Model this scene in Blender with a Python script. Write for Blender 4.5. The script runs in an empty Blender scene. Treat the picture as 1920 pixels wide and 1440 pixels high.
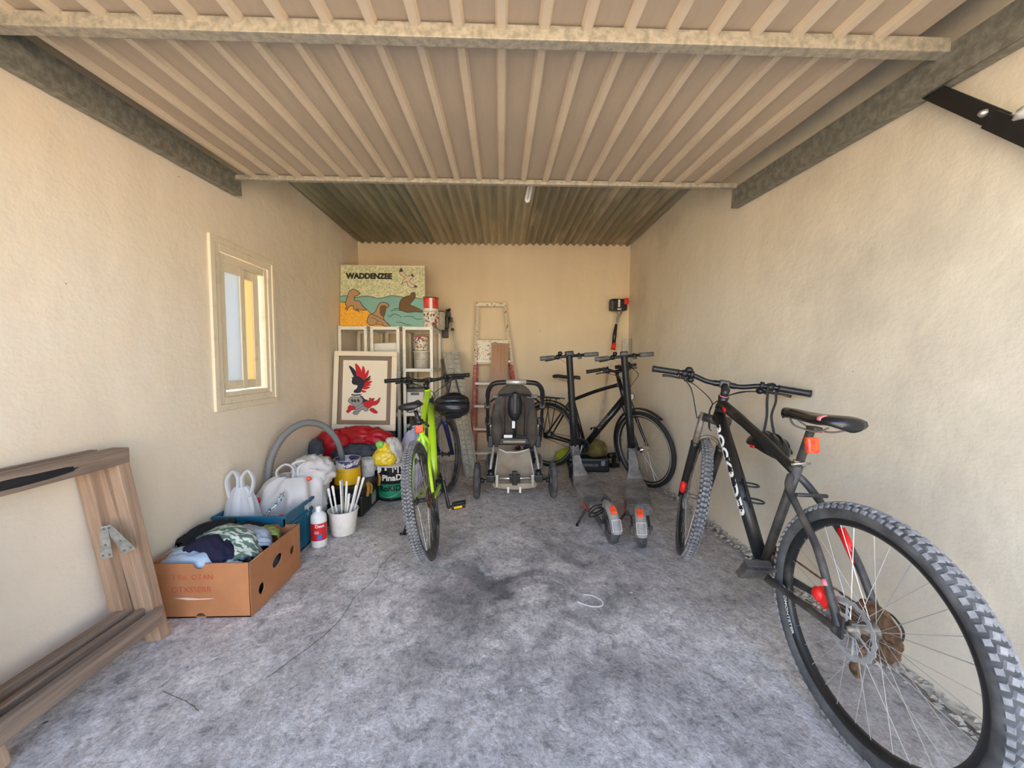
import bpy, bmesh, math, random
from mathutils import Vector, Matrix, noise
from mathutils.geometry import tessellate_polygon
PI = math.pi
V = Vector
SC = bpy.context.scene
COL = SC.collection
random.seed(7)

# ------------------------------------------------------------------ camera, sky, sun, exposure
F_PX, TILT, YAW, ROLL, EYE = 701.5, .0555, .0294, .0029, 1.12
fwd = V((math.sin(YAW)*math.cos(TILT), math.cos(YAW)*math.cos(TILT), -math.sin(TILT)))
rt = V((math.cos(YAW), -math.sin(YAW), 0)); up = rt.cross(fwd)
R_ = rt*math.cos(ROLL)+up*math.sin(ROLL); U_ = up*math.cos(ROLL)-rt*math.sin(ROLL)
cd = bpy.data.cameras.new('camera'); cam = bpy.data.objects.new('camera', cd); COL.objects.link(cam)
cd.sensor_width = 36; cd.lens = F_PX/1920*36; cd.clip_start = .02
cam.matrix_world = Matrix(((R_.x, U_.x, -fwd.x, 0), (R_.y, U_.y, -fwd.y, 0), (R_.z, U_.z, -fwd.z, EYE), (0, 0, 0, 1)))
SC.camera = cam

w = bpy.data.worlds.new('sky'); SC.world = w; w.use_nodes = True
wn = w.node_tree; wn.nodes.clear()
sky = wn.nodes.new('ShaderNodeTexSky'); sky.sky_type = 'NISHITA'; sky.sun_disc = False
sky.sun_elevation = math.radians(52); sky.sun_rotation = math.radians(20); sky.air_density = 1.0; sky.dust_density = 1.5
bg = wn.nodes.new('ShaderNodeBackground'); bg.inputs['Strength'].default_value = .66
wo = wn.nodes.new('ShaderNodeOutputWorld')
wn.links.new(sky.outputs[0], bg.inputs[0]); wn.links.new(bg.outputs[0], wo.inputs[0])
sl = bpy.data.lights.new('sun', 'SUN'); sl.energy = 8.0; sl.color = (1, .90, .74); sl.angle = math.radians(.6)
sun = bpy.data.objects.new('sun', sl); COL.objects.link(sun)
sun.rotation_euler = V((-.35, -.62, -1.0)).to_track_quat('-Z', 'Y').to_euler()   # shines down and out of the garage mouth
SC.view_settings.view_transform = 'Standard'; SC.view_settings.look = 'None'
SC.view_settings.gamma = 1; SC.view_settings.use_curve_mapping = False
SC.view_settings.exposure = 1.33
SC.cycles.max_bounces = 10; SC.cycles.diffuse_bounces = 8; SC.cycles.glossy_bounces = 4
SC.cycles.transmission_bounces = 6; SC.cycles.transparent_max_bounces = 12
SC.cycles.use_denoising = True
SC.cycles.caustics_reflective = False; SC.cycles.caustics_refractive = False

# ------------------------------------------------------------------ materials
def newmat(name):
    m = bpy.data.materials.new(name); m.use_nodes = True
    nt = m.node_tree; b = nt.nodes['Principled BSDF']
    return m, nt, b

def c4(c): return (c[0], c[1], c[2], 1)

def mat(name, c, rough=.6, metal=0, c2=None, scale=8, lo=.4, hi=.6, bump=0, bscale=60, stretch=None, spots=None, detail=5, spec=None, coat=0):
    """plain colour, optionally mottled with c2, with fine relief and paint spots"""
    m, nt, b = newmat(name); L = nt.links.new
    b.inputs['Roughness'].default_value = rough; b.inputs['Metallic'].default_value = metal
    if spec is not None: b.inputs['Specular IOR Level'].default_value = spec
    if coat: b.inputs['Coat Weight'].default_value = coat
    tc = nt.nodes.new('ShaderNodeTexCoord'); mp = nt.nodes.new('ShaderNodeMapping')
    L(tc.outputs['Object'], mp.inputs[0])
    if stretch: mp.inputs['Scale'].default_value = stretch
    out = None
    if c2:
        n = nt.nodes.new('ShaderNodeTexNoise'); n.inputs['Scale'].default_value = scale; n.inputs['Detail'].default_value = detail
        n.inputs['Roughness'].default_value = .65
        L(mp.outputs[0], n.inputs['Vector'])
        r = nt.nodes.new('ShaderNodeValToRGB'); r.color_ramp.elements[0].position = lo; r.color_ramp.elements[1].position = hi
        r.color_ramp.elements[0].color = c4(c); r.color_ramp.elements[1].color = c4(c2)
        L(n.outputs[0], r.inputs[0]); out = r.outputs[0]
    if spots:
        for sc_, th, colr, sd in spots:
            n = nt.nodes.new('ShaderNodeTexNoise'); n.noise_dimensions = '4D'; n.inputs['W'].default_value = sd
            n.inputs['Scale'].default_value = sc_; n.inputs['Detail'].default_value = 2
            L(tc.outputs['Object'], n.inputs['Vector'])
            r = nt.nodes.new('ShaderNodeValToRGB'); r.color_ramp.elements[0].position = th; r.color_ramp.elements[1].position = th+.03
            L(n.outputs[0], r.inputs[0])
            mx = nt.nodes.new('ShaderNodeMix'); mx.data_type = 'RGBA'
            L(r.outputs[0], mx.inputs[0])
            if out: L(out, mx.inputs[6])
            else: mx.inputs[6].default_value = c4(c)
            mx.inputs[7].default_value = c4(colr); out = mx.outputs[2]
    if out: L(out, b.inputs['Base Color'])
    else: b.inputs['Base Color'].default_value = c4(c)
    if bump:
        n = nt.nodes.new('ShaderNodeTexNoise'); n.inputs['Scale'].default_value = bscale; n.inputs['Detail'].default_value = 4
        L(mp.outputs[0], n.inputs['Vector'])
        bp = nt.nodes.new('ShaderNodeBump'); bp.inputs['Strength'].default_value = bump; bp.inputs['Distance'].default_value = .004
        L(n.outputs[0], bp.inputs['Height']); L(bp.outputs[0], b.inputs['Normal'])
    return m

def plaster(name, c, cdirty, ccool):
    m, nt, b = newmat(name); L = nt.links.new
    b.inputs['Roughness'].default_value = .92; b.inputs['Specular IOR Level'].default_value = .15
    tc = nt.nodes.new('ShaderNodeTexCoord')
    n1 = nt.nodes.new('ShaderNodeTexNoise'); n1.inputs['Scale'].default_value = 1.1; n1.inputs['Detail'].default_value = 6; n1.inputs['Roughness'].default_value = .6
    L(tc.outputs['Object'], n1.inputs['Vector'])
    r = nt.nodes.new('ShaderNodeValToRGB'); e = r.color_ramp.elements
    e[0].position = .32; e[0].color = c4(cdirty); e[1].position = .5; e[1].color = c4(c)
    x = e.new(.72); x.color = c4(ccool)
    L(n1.outputs[0], r.inputs[0])
    mp = nt.nodes.new('ShaderNodeMapping'); mp.inputs['Scale'].default_value = (1, 1, .12); L(tc.outputs['Object'], mp.inputs[0])
    n2 = nt.nodes.new('ShaderNodeTexNoise'); n2.inputs['Scale'].default_value = 9; n2.inputs['Detail'].default_value = 5; L(mp.outputs[0], n2.inputs['Vector'])
    mr = nt.nodes.new('ShaderNodeMapRange'); mr.inputs[1].default_value = .3; mr.inputs[2].default_value = .7; mr.inputs[3].default_value = .975; mr.inputs[4].default_value = 1.02
    L(n2.outputs[0], mr.inputs[0])
    mu = nt.nodes.new('ShaderNodeMix'); mu.data_type = 'RGBA'; mu.blend_type = 'MULTIPLY'; mu.inputs[0].default_value = 1
    L(r.outputs[0], mu.inputs[6]); L(mr.outputs[0], mu.inputs[7])
    # small nicks
    vo = nt.nodes.new('ShaderNodeTexNoise'); vo.inputs['Scale'].default_value = 26; vo.inputs['Detail'].default_value = 1; L(tc.outputs['Object'], vo.inputs['Vector'])
    rr = nt.nodes.new('ShaderNodeValToRGB'); rr.color_ramp.elements[0].position = .80; rr.color_ramp.elements[1].position = .815; L(vo.outputs[0], rr.inputs[0])
    m2 = nt.nodes.new('ShaderNodeMix'); m2.data_type = 'RGBA'; L(rr.outputs[0], m2.inputs[0]); L(mu.outputs[2], m2.inputs[6]); m2.inputs[7].default_value = c4([v*.45 for v in c])
    L(m2.outputs[2], b.inputs['Base Color'])
    n3 = nt.nodes.new('ShaderNodeTexNoise'); n3.inputs['Scale'].default_value = 7; n3.inputs['Detail'].default_value = 9; n3.inputs['Roughness'].default_value = .62; L(tc.outputs['Object'], n3.inputs['Vector'])
    bp = nt.nodes.new('ShaderNodeBump'); bp.inputs['Strength'].default_value = .35; bp.inputs['Distance'].default_value = .02
    L(n3.outputs[0], bp.inputs['Height']); L(bp.outputs[0], b.inputs['Normal'])
    return m

def concrete():
    m, nt, b = newmat('worn_concrete'); L = nt.links.new
    b.inputs['Roughness'].default_value = .88; b.inputs['Specular IOR Level'].default_value = .25
    tc = nt.nodes.new('ShaderNodeTexCoord')
    def nz(scale, det, rough=.6, w=0, dist=0, vec=None):
        n = nt.nodes.new('ShaderNodeTexNoise'); n.noise_dimensions = '4D'; n.inputs['W'].default_value = w
        n.inputs['Scale'].default_value = scale; n.inputs['Detail'].default_value = det; n.inputs['Roughness'].default_value = rough; n.inputs['Distortion'].default_value = dist
        L(vec or tc.outputs['Object'], n.inputs['Vector']); return n.outputs[0]
    def ramp(src, pts):
        r = nt.nodes.new('ShaderNodeValToRGB'); e = r.color_ramp.elements
        e[0].position, e[0].color = pts[0][0], c4(pts[0][1]); e[1].position, e[1].color = pts[-1][0], c4(pts[-1][1])
        for p, c in pts[1:-1]:
            x = e.new(p); x.color = c4(c)
        L(src, r.inputs[0]); return r.outputs[0]
    def mix(fac, a, bb, mode='MIX'):
        mx = nt.nodes.new('ShaderNodeMix'); mx.data_type = 'RGBA'; mx.blend_type = mode
        if isinstance(fac, float): mx.inputs[0].default_value = fac
        else: L(fac, mx.inputs[0])
        L(a, mx.inputs[6]) if not isinstance(a, tuple) else setattr(mx.inputs[6], 'default_value', c4(a))
        L(bb, mx.inputs[7]) if not isinstance(bb, tuple) else setattr(mx.inputs[7], 'default_value', c4(bb))
        return mx.outputs[2]
    g = lambda v, t=1.0: (v*1.02, v*.965, v*.91*t)
    base = ramp(nz(1.5, 8, .68, 1, .6), [(.3, g(.36)), (.43, g(.50)), (.53, g(.64)), (.62, g(.78)), (.74, g(.86))])
    det = ramp(nz(16, 9, .78, 3, .6), [(.34, (.46, .46, .47)), (.47, (.95, .95, .95)), (.64, (1.35, 1.34, 1.36))])
    col = mix(1.0, base, det, 'MULTIPLY')
    grain = ramp(nz(70, 6, .7, 5, .5), [(.3, (.55, .55, .55)), (.5, (1, 1, 1)), (.7, (1.3, 1.3, 1.3))])
    col = mix(1.0, col, grain, 'MULTIPLY')
    # old oil stains in the middle of the floor
    mp = nt.nodes.new('ShaderNodeMapping'); mp.inputs['Location'].default_value = (-.12, -1.75, 0); L(tc.outputs['Object'], mp.inputs[0])
    gr = nt.nodes.new('ShaderNodeTexGradient'); gr.gradient_type = 'SPHERICAL'
    mp.inputs['Scale'].default_value = (1.0, .95, 1); mp.inputs['Location'].default_value = (-.15, -1.7, 0); L(mp.outputs[0], gr.inputs[0])
    mm = nt.nodes.new('ShaderNodeMath'); mm.operation = 'MULTIPLY'; L(gr.outputs[1], mm.inputs[0])
    st = nt.nodes.new('ShaderNodeMapRange'); st.inputs[1].default_value = .42; st.inputs[2].default_value = .62; L(nz(3.2, 5, .6, 9, 1), st.inputs[0]); L(st.outputs[0], mm.inputs[1])
    col = mix(mm.outputs[0], col, (.10, .10, .105))
    # earth brown by the right wall
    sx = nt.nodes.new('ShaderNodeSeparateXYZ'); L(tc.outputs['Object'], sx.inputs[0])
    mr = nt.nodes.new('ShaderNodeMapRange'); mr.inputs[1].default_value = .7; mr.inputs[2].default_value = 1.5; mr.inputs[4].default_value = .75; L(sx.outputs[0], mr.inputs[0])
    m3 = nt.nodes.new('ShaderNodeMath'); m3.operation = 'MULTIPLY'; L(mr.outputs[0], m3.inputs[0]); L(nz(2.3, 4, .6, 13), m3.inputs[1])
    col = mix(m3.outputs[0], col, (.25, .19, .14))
    # limewash splashes and specks
    col = mix(ramp(nz(24, 2, .5, 21), [(.70, (0, 0, 0)), (.73, (1, 1, 1))]), col, (.88, .87, .87))
    col = mix(ramp(nz(7, 6, .7, 23, .4), [(.62, (0, 0, 0)), (.72, (.8, .8, .8))]), col, (.78, .78, .80))
    col = mix(ramp(nz(30, 1, .5, 31), [(.765, (0, 0, 0)), (.785, (1, 1, 1))]), col, (.08, .07, .07))
    L(col, b.inputs['Base Color'])
    mp2 = nt.nodes.new('ShaderNodeMapping'); mp2.inputs['Rotation'].default_value = (0, 0, .7); mp2.inputs['Scale'].default_value = (1, .7, 1); L(tc.outputs['Object'], mp2.inputs[0])
    h1 = nz(19, 10, .70, 2, .9, mp2.outputs[0]); h2 = nz(90, 5, .7, 4)
    ad = nt.nodes.new('ShaderNodeMath'); ad.operation = 'MULTIPLY_ADD'; L(h2, ad.inputs[0]); ad.inputs[1].default_value = .35; L(h1, ad.inputs[2])
    bp = nt.nodes.new('ShaderNodeBump'); bp.inputs['Strength'].default_value = 1.0; bp.inputs['Distance'].default_value = .016
    L(ad.outputs[0], bp.inputs['Height']); L(bp.outputs[0], b.inputs['Normal'])
    return m

def wood(name, c, c2, scale=(40, 3, 40), rough=.8):
    return mat(name, c, rough, c2=c2, scale=1.6, lo=.35, hi=.65, bump=.5, bscale=3, stretch=scale, detail=8)

def voro(name, c, c2, scale):
    m, nt, b = newmat(name); L = nt.links.new
    b.inputs['Roughness'].default_value = .7
    tc = nt.nodes.new('ShaderNodeTexCoord'); v = nt.nodes.new('ShaderNodeTexVoronoi'); v.inputs['Scale'].default_value = scale
    L(tc.outputs['Object'], v.inputs['Vector'])
    r = nt.nodes.new('ShaderNodeValToRGB'); r.color_ramp.elements[0].color = c4(c); r.color_ramp.elements[1].color = c4(c2)
    sp = nt.nodes.new('ShaderNodeSeparateColor'); L(v.outputs['Color'], sp.inputs[0])
    L(sp.outputs[0], r.inputs[0]); L(r.outputs[0], b.inputs['Base Color'])
    return m

def film(name, c, alpha=.8, rough=.35):
    """thin plastic: lets some light through"""
    m, nt, b = newmat(name); L = nt.links.new
    b.inputs['Base Color'].default_value = c4(c); b.inputs['Roughness'].default_value = rough
    tr = nt.nodes.new('ShaderNodeBsdfTranslucent'); tr.inputs[0].default_value = c4(c)
    mx = nt.nodes.new('ShaderNodeMixShader'); mx.inputs[0].default_value = .45
    L(b.outputs[0], mx.inputs[1]); L(tr.outputs[0], mx.inputs[2])
    tp = nt.nodes.new('ShaderNodeBsdfTransparent')
    m2 = nt.nodes.new('ShaderNodeMixShader'); m2.inputs[0].default_value = alpha
    L(tp.outputs[0], m2.inputs[1]); L(mx.outputs[0], m2.inputs[2]); L(m2.outputs[0], nt.nodes['Material Output'].inputs[0])
    return m

M = dict(
    wall_l=plaster('cream_plaster_left', (.84, .73, .57), (.78, .67, .52), (.84, .76, .64)),
    wall_r=plaster('cream_plaster_right', (.78, .70, .55), (.64, .57, .45), (.80, .74, .62)),
    wall_b=plaster('cream_plaster_back', (.76, .63, .43), (.72, .59, .40), (.78, .66, .47)),
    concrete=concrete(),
    facade=mat('warm_outside_wall', (.80, .66, .46), .9), yard=mat('yard_paving', (.66, .53, .37), .9, c2=(.56, .45, .32), scale=3),
    door_sheet=mat('beige_sheet', (.50, .40, .29), .55, c2=(.44, .355, .26), scale=3, spots=[(40, .77, (.8, .75, .65), 3)], stretch=(3, .4, 1), spec=.4),
    door_rib=mat('beige_rib', (.66, .55, .40), .5, c2=(.58, .48, .35), scale=3),
    galv=mat('galvanised_steel', (.50, .47, .40), .48, .55, c2=(.30, .30, .27), scale=38, lo=.35, hi=.65, bump=.1, detail=2),
    galv_l=mat('pale_galvanised_tube', (.47, .42, .33), .5, .15, c2=(.29, .27, .21), scale=42, lo=.35, hi=.65, bump=.1, detail=2),
    galv_d=mat('weathered_galvanised_steel', (.22, .22, .19), .55, .5, c2=(.36, .35, .30), scale=30, lo=.4, hi=.65, bump=.1, detail=3),
    roof_a=mat('dark_zinc_sheet', (.25, .28, .22), .55, .1, c2=(.50, .50, .39), scale=3, stretch=(3, .25, 1), lo=.38, hi=.66),
    roof_b=mat('zinc_sheet', (.58, .55, .43), .55, .1, c2=(.38, .37, .28), scale=3, stretch=(3, .25, 1), lo=.4, hi=.68),
    roof_c=mat('stained_zinc_sheet', (.32, .31, .24), .55, .1, c2=(.74, .66, .54), scale=2.2, stretch=(2.2, .35, 1), lo=.5, hi=.72),
    black=mat('black_plastic', (.012, .012, .013), .42), rubber=mat('black_rubber', (.018, .018, .019), .75),
    dusty=mat('dusty_rubber', (.045, .044, .045), .85, c2=(.13, .127, .125), scale=14, lo=.35, hi=.7),
    knob=mat('dusty_tread', (.15, .15, .155), .85, c2=(.34, .335, .33), scale=30, lo=.35, hi=.7),
    mtb_frame=mat('matt_black_paint', (.012, .012, .012), .38, c2=(.10, .085, .07), scale=6, lo=.58, hi=.85),
    mtb_dirty=mat('muddy_black_paint', (.026, .025, .025), .5, c2=(.17, .145, .115), scale=7, lo=.42, hi=.80),
    tan=mat('dusty_tan_metal', (.34, .29, .23), .5, .3, c2=(.18, .15, .12), scale=20),
    black_paint=mat('black_gloss_paint', (.008, .008, .009), .3),
    lime=mat('lime_paint', (.48, .80, .02), .3, coat=.4), navy=mat('navy_paint', (.012, .02, .09), .35),
    chrome=mat('chrome', (.75, .75, .75), .22, 1), alu=mat('brushed_aluminium', (.62, .60, .55), .38, .85, c2=(.45, .44, .40), scale=20, stretch=(1, 1, .2)),
    alu_dull=mat('dull_aluminium', (.62, .57, .45), .6, .25, c2=(.45, .42, .35), scale=14),
    spoke=mat('spoke_steel', (.62, .60, .56), .35, .7), rust=mat('rusty_steel', (.12, .065, .035), .8, .3, c2=(.30, .18, .10), scale=40),
    red=mat('red_plastic', (.75, .02, .015), .4), reflector=mat('red_orange_reflector', (.95, .12, .03), .2, c2=(.75, .05, .02), scale=60),
    white=mat('white_paint', (.82, .80, .76), .5), offwhite=mat('off_white_plastic', (.78, .75, .68), .5, c2=(.60, .57, .50), scale=12, lo=.5, hi=.8),
    winframe=mat('painted_window_frame', (.80, .70, .52), .55, c2=(.62, .52, .38), scale=18, lo=.55, hi=.8),
    shelf=mat('cream_steel', (.80, .77, .66), .4, c2=(.62, .58, .48), scale=14, lo=.5, hi=.8),
    grey=mat('grey_plastic', (.22, .22, .215), .6, c2=(.32, .31, .30), scale=10), greydk=mat('dark_grey_plastic', (.06, .06, .06), .55, c2=(.15, .145, .14), scale=10),
    deck=mat('dusty_grey_deck', (.12, .12, .115), .85, c2=(.26, .25, .24), scale=5, bump=.2, bscale=300),
    pram=mat('grey_brown_canvas', (.055, .046, .038), .95, c2=(.095, .08, .065), scale=6, bump=.3, bscale=300),
    pramtan=mat('tan_canvas', (.33, .27, .19), .95, c2=(.42, .36, .27), scale=5, bump=.2, bscale=200),
    card=mat('brown_cardboard', (.44, .19, .075), .85, c2=(.38, .155, .06), scale=4, bump=.06, bscale=200), cardin=mat('cardboard_inside', (.36, .20, .10), .9),
    cardprint=mat('faded_red_print', (.50, .075, .025), .85), cardcut=mat('bare_card_scuff', (.72, .50, .38), .9),
    crate=mat('teal_blue_plastic', (.012, .13, .21), .42, c2=(.02, .10, .17), scale=5),
    oldwood=wood('weathered_timber', (.46, .31, .20), (.27, .175, .11), (22, 22, 1.2)), oldwood_y=wood('weathered_rail_timber', (.34, .25, .18), (.17, .12, .085), (22, 22, 1.2)),
    board=wood('varnished_board', (.42, .21, .08), (.30, .14, .05), (20, 20, 1.5), .4),
    char=mat('charred_wood', (.012, .011, .011), .9),
    hose=mat('grey_hose', (.20, .20, .20), .6), jacket=mat('red_nylon', (.47, .006, .018), .42, c2=(.38, .004, .010), scale=9),
    darkcloth=mat('dark_blue_grey_cloth', (.035, .04, .055), .95, c2=(.08, .085, .10), scale=9), blackcloth=mat('black_cloth', (.008, .008, .010), .95),
    navycloth=mat('navy_cloth', (.008, .008, .035), .95), bluecloth=mat('light_blue_cloth', (.36, .48, .60), .95, c2=(.46, .58, .70), scale=8),
    greycloth=mat('blue_grey_cloth', (.28, .33, .40), .95, c2=(.35, .40, .47), scale=8), olive=mat('olive_green_cloth', (.22, .27, .06), .95, c2=(.30, .34, .10), scale=15),
    leafcloth=mat('green_leaf_print_cloth', (.10, .17, .12), .95, c2=(.60, .66, .60), scale=20, lo=.48, hi=.54, stretch=(1, 3.2, 1.5), detail=1.5),
    bag=film('white_carrier_film', (.88, .90, .93), .85), bag2=film('printed_carrier_film', (.85, .84, .83), .93, .3),
    yellow=mat('yellow_label', (.90, .52, .01), .4), tinsteel=mat('tin_steel', (.55, .53, .48), .35, .8), tin_blue=mat('smeared_blue_white_tin', (.05, .05, .16), .4, c2=(.75, .74, .72), scale=14, lo=.5, hi=.55),
    tinwhite=mat('scuffed_white_tin', (.62, .62, .62), .5, c2=(.38, .38, .40), scale=25, lo=.5, hi=.7), tinred=mat('red_tin_label', (.65, .02, .02), .4, c2=(.75, .10, .06), scale=20),
    splat=mat('paint_splattered_tin', (.72, .68, .55), .5, spots=[(38, .55, (.42, .05, .03), 1), (46, .56, (.05, .04, .04), 5), (40, .62, (.80, .76, .30), 9)]),
    splatred=mat('splashed_red_enamel', (.55, .11, .09), .5, c2=(.62, .22, .17), scale=9, spots=[(30, .60, (.74, .52, .42), 1), (60, .64, (.80, .72, .58), 4)]),
    splatcream=mat('splashed_cream_enamel', (.80, .72, .54), .5, spots=[(40, .60, (.35, .16, .10), 1), (60, .62, (.20, .16, .12), 4)]),
    pailblack=mat('smeared_black_pail', (.012, .012, .012), .35, spots=[(30, .70, (.7, .7, .68), 2)]), green=mat('green_label', (.005, .26, .12), .4, spots=[(30, .72, (.02, .06, .04), 2)]),
    brush=mat('painted_brush_handle', (.84, .82, .76), .5, c2=(.55, .52, .46), scale=40, lo=.55, hi=.7), bristle=mat('grey_bristle', (.16, .16, .17), .9),
    latch=mat('mustard_latch', (.42, .22, .04), .5), glossblack=mat('glossy_black_shell', (.012, .012, .014), .22),
    paper=mat('picture_paper', (.80, .72, .56), .7), frame_w=mat('cream_picture_frame', (.80, .70, .52), .5), mount=mat('taupe_mount', (.24, .175, .12), .8),
    art_red=mat('art_red', (.55, .003, .008), .6), art_navy=mat('art_navy', (.010, .010, .022), .6), art_grey=mat('art_grey', (.30, .29, .27), .6),
    ink=mat('ink', (.02, .016, .012), .6), seal=mat('seal_brown', (.44, .27, .13), .7), seal_d=mat('dark_seal_brown', (.17, .095, .03), .7), sea=mat('sea_green', (.24, .46, .38), .7, c2=(.22, .42, .35), scale=9),
    gull=mat('gull_cream', (.72, .58, .42), .7), mosaic=voro('speckled_sky', (.42, .46, .24), (.76, .74, .48), 70), sand=voro('speckled_sand', (.78, .34, .02), (.90, .50, .05), 80),
    bulb=mat('bulb_glass', (.85, .84, .80), .25), terracotta=mat('bottle_red_label', (.62, .02, .02), .4), blueprint=mat('blue_print', (.03, .16, .55), .4),
    tinsel=mat('silver_green_tinsel', (.45, .60, .62), .25, .4, c2=(.05, .12, .14), scale=60, lo=.45, hi=.55), bluebright=mat('bright_blue_plastic', (.02, .05, .42), .35),
    crack=mat('floor_crack_dirt', (.06, .055, .05), .95), mortar=mat('crumbled_mortar', (.50, .44, .36), .95, c2=(.36, .31, .26), scale=25),
    foil_y=mat('yellow_foil', (.88, .62, .02), .3, c2=(.90, .80, .35), scale=22, lo=.55, hi=.6), foil_w=mat('crumpled_white_bag', (.70, .68, .62), .5, c2=(.55, .53, .50), scale=12),
    foil_g=mat('green_foil', (.25, .62, .12), .35), lilac=mat('lilac_bag', (.42, .42, .62), .45, c2=(.55, .55, .70), scale=12), pink=mat('faded_pink_print', (.75, .22, .24), .5),
    clear=mat('lamp_lens', (.75, .75, .72), .1, .2), hivis=mat('yellow_green_cloth', (.50, .55, .03), .8), copper=mat('copper_cable', (.55, .28, .16), .5), moss=mat('ochre_sack', (.22, .16, .04), .9, c2=(.12, .09, .03), scale=12),
    pad=mat('pale_grip', (.62, .62, .60), .3, .6),
)
# frosted window glass
def glass(name, c, rough):
    m, nt, b = newmat(name); b.inputs['Base Color'].default_value = c4(c); b.inputs['Roughness'].default_value = rough
    L = nt.links.new
    tr = nt.nodes.new('ShaderNodeBsdfTranslucent'); tr.inputs[0].default_value = c4(c)
    mx = nt.nodes.new('ShaderNodeMixShader'); mx.inputs[0].default_value = .75
    L(b.outputs[0], mx.inputs[1]); L(tr.outputs[0], mx.inputs[2]); L(mx.outputs[0], nt.nodes['Material Output'].inputs[0])
    return m
M['frost'] = glass('frosted_glass', (.50, .56, .60), .3); M['frost_y'] = glass('yellow_frosted_glass', (.66, .58, .36), .3)  # one pane pale blue-grey, the other tinted yellow

# ------------------------------------------------------------------ mesh helpers
class MB:
    def __init__(s): s.v = []; s.f = []; s.sm = []
    def add(s, vs, fs, T=None, smooth=False):
        o = len(s.v)
        s.v += [tuple(T @ V(p)) if T else tuple(p) for p in vs]
        s.f += [tuple(i+o for i in f) for f in fs]; s.sm += [smooth]*len(fs); return s
    def box(s, lo, hi, T=None, bev=0):
        x0, y0, z0 = lo; x1, y1, z1 = hi
        if not bev:
            vs = [(x0, y0, z0), (x1, y0, z0), (x1, y1, z0), (x0, y1, z0), (x0, y0, z1), (x1, y0, z1), (x1, y1, z1), (x0, y1, z1)]
            return s.add(vs, [(0, 3, 2, 1), (4, 5, 6, 7), (0, 1, 5, 4), (1, 2, 6, 5), (2, 3, 7, 6), (3, 0, 4, 7)], T)
        bm = bmesh.new(); bmesh.ops.create_cube(bm, size=1)
        for v in bm.verts: v.co = V(((x0+x1)/2+v.co.x*(x1-x0), (y0+y1)/2+v.co.y*(y1-y0), (z0+z1)/2+v.co.z*(z1-z0)))
        bmesh.ops.bevel(bm, geom=bm.edges[:], offset=bev, segments=2, affect='EDGES', profile=.6)
        bm.verts.index_update()
        s.add([v.co.copy() for v in bm.verts], [tuple(v.index for v in f.verts) for f in bm.faces], T); bm.free(); return s
    def tube(s, pts, r, n=10, T=None, caps=True, closed=False, flat=1.0, up=None):
        """swept tube along pts; r number or list; flat squashes one axis"""
        pts = [V(p) for p in pts]; m = len(pts)
        rs = r if isinstance(r, (list, tuple)) else [r]*m
        tang = []
        for i in range(m):
            if closed: t = pts[(i+1) % m]-pts[i-1]
            else: t = pts[min(i+1, m-1)]-pts[max(i-1, 0)]
            tang.append(t.normalized() if t.length > 1e-9 else V((0, 0, 1)))
        u = V(up) if up else (V((0, 0, 1)) if abs(tang[0].z) < .9 else V((0, 1, 0)))
        vs = []
        for i in range(m):
            t = tang[i]; u = (u-t*u.dot(t)); u = u.normalized() if u.length > 1e-6 else t.orthogonal().normalized()
            w_ = t.cross(u)
            for k in range(n):
                a = 2*PI*k/n; vs.append(pts[i]+(u*math.cos(a)+w_*math.sin(a)*flat)*rs[i])
        fs = []
        for i in range(m if closed else m-1):
            j = (i+1) % m
            for k in range(n):
                l = (k+1) % n; fs.append((i*n+k, i*n+l, j*n+l, j*n+k))
        s.add(vs, fs, T, smooth=n > 5)
        if caps and not closed:
            o = len(s.v)-m*n
            s.f += [tuple(o+k for k in range(n))[::-1], tuple(o+(m-1)*n+k for k in range(n))]; s.sm += [False]*2
        return s
    def lathe(s, prof, n=24, T=None, jitter=None):
        """prof: (radius, z) pairs about the z axis"""
        m = len(prof); vs = []
        for r, z in prof:
            for k in range(n):
                a = 2*PI*k/n; rr = r*(1+(jitter(a, z) if jitter else 0)); vs.append((rr*math.cos(a), rr*math.sin(a), z))
        fs = [(i*n+k, i*n+(k+1) % n, (i+1)*n+(k+1) % n, (i+1)*n+k) for i in range(m-1) for k in range(n)]
        s.add(vs, fs, T, smooth=True); return s
    def prism(s, poly, axis_lo, axis_hi, T=None):
        """poly in (x,y), extruded along z"""
        n = len(poly); vs = [(p[0], p[1], axis_lo) for p in poly]+[(p[0], p[1], axis_hi) for p in poly]
        tr = tessellate_polygon([[V((p[0], p[1], 0)) for p in poly]])
        fs = [tuple(t) for t in tr]+[tuple(i+n for i in t[::-1]) for t in tr]
        fs += [(i, (i+1) % n, (i+1) % n+n, i+n) for i in range(n)]
        return s.add(vs, fs, T)
    def build(s, name, m, parent=None, T=None):
        me = bpy.data.meshes.new(name); me.from_pydata(s.v, [], s.f); me.materials.append(m)
        me.polygons.foreach_set('use_smooth', s.sm)
        bm = bmesh.new(); bm.from_mesh(me); bmesh.ops.recalc_face_normals(bm, faces=bm.faces[:]); bm.to_mesh(me); bm.free()
        o = bpy.data.objects.new(name, me); COL.objects.link(o)
        if parent: o.parent = parent
        if T is not None: o.matrix_basis = T
        return o

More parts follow.
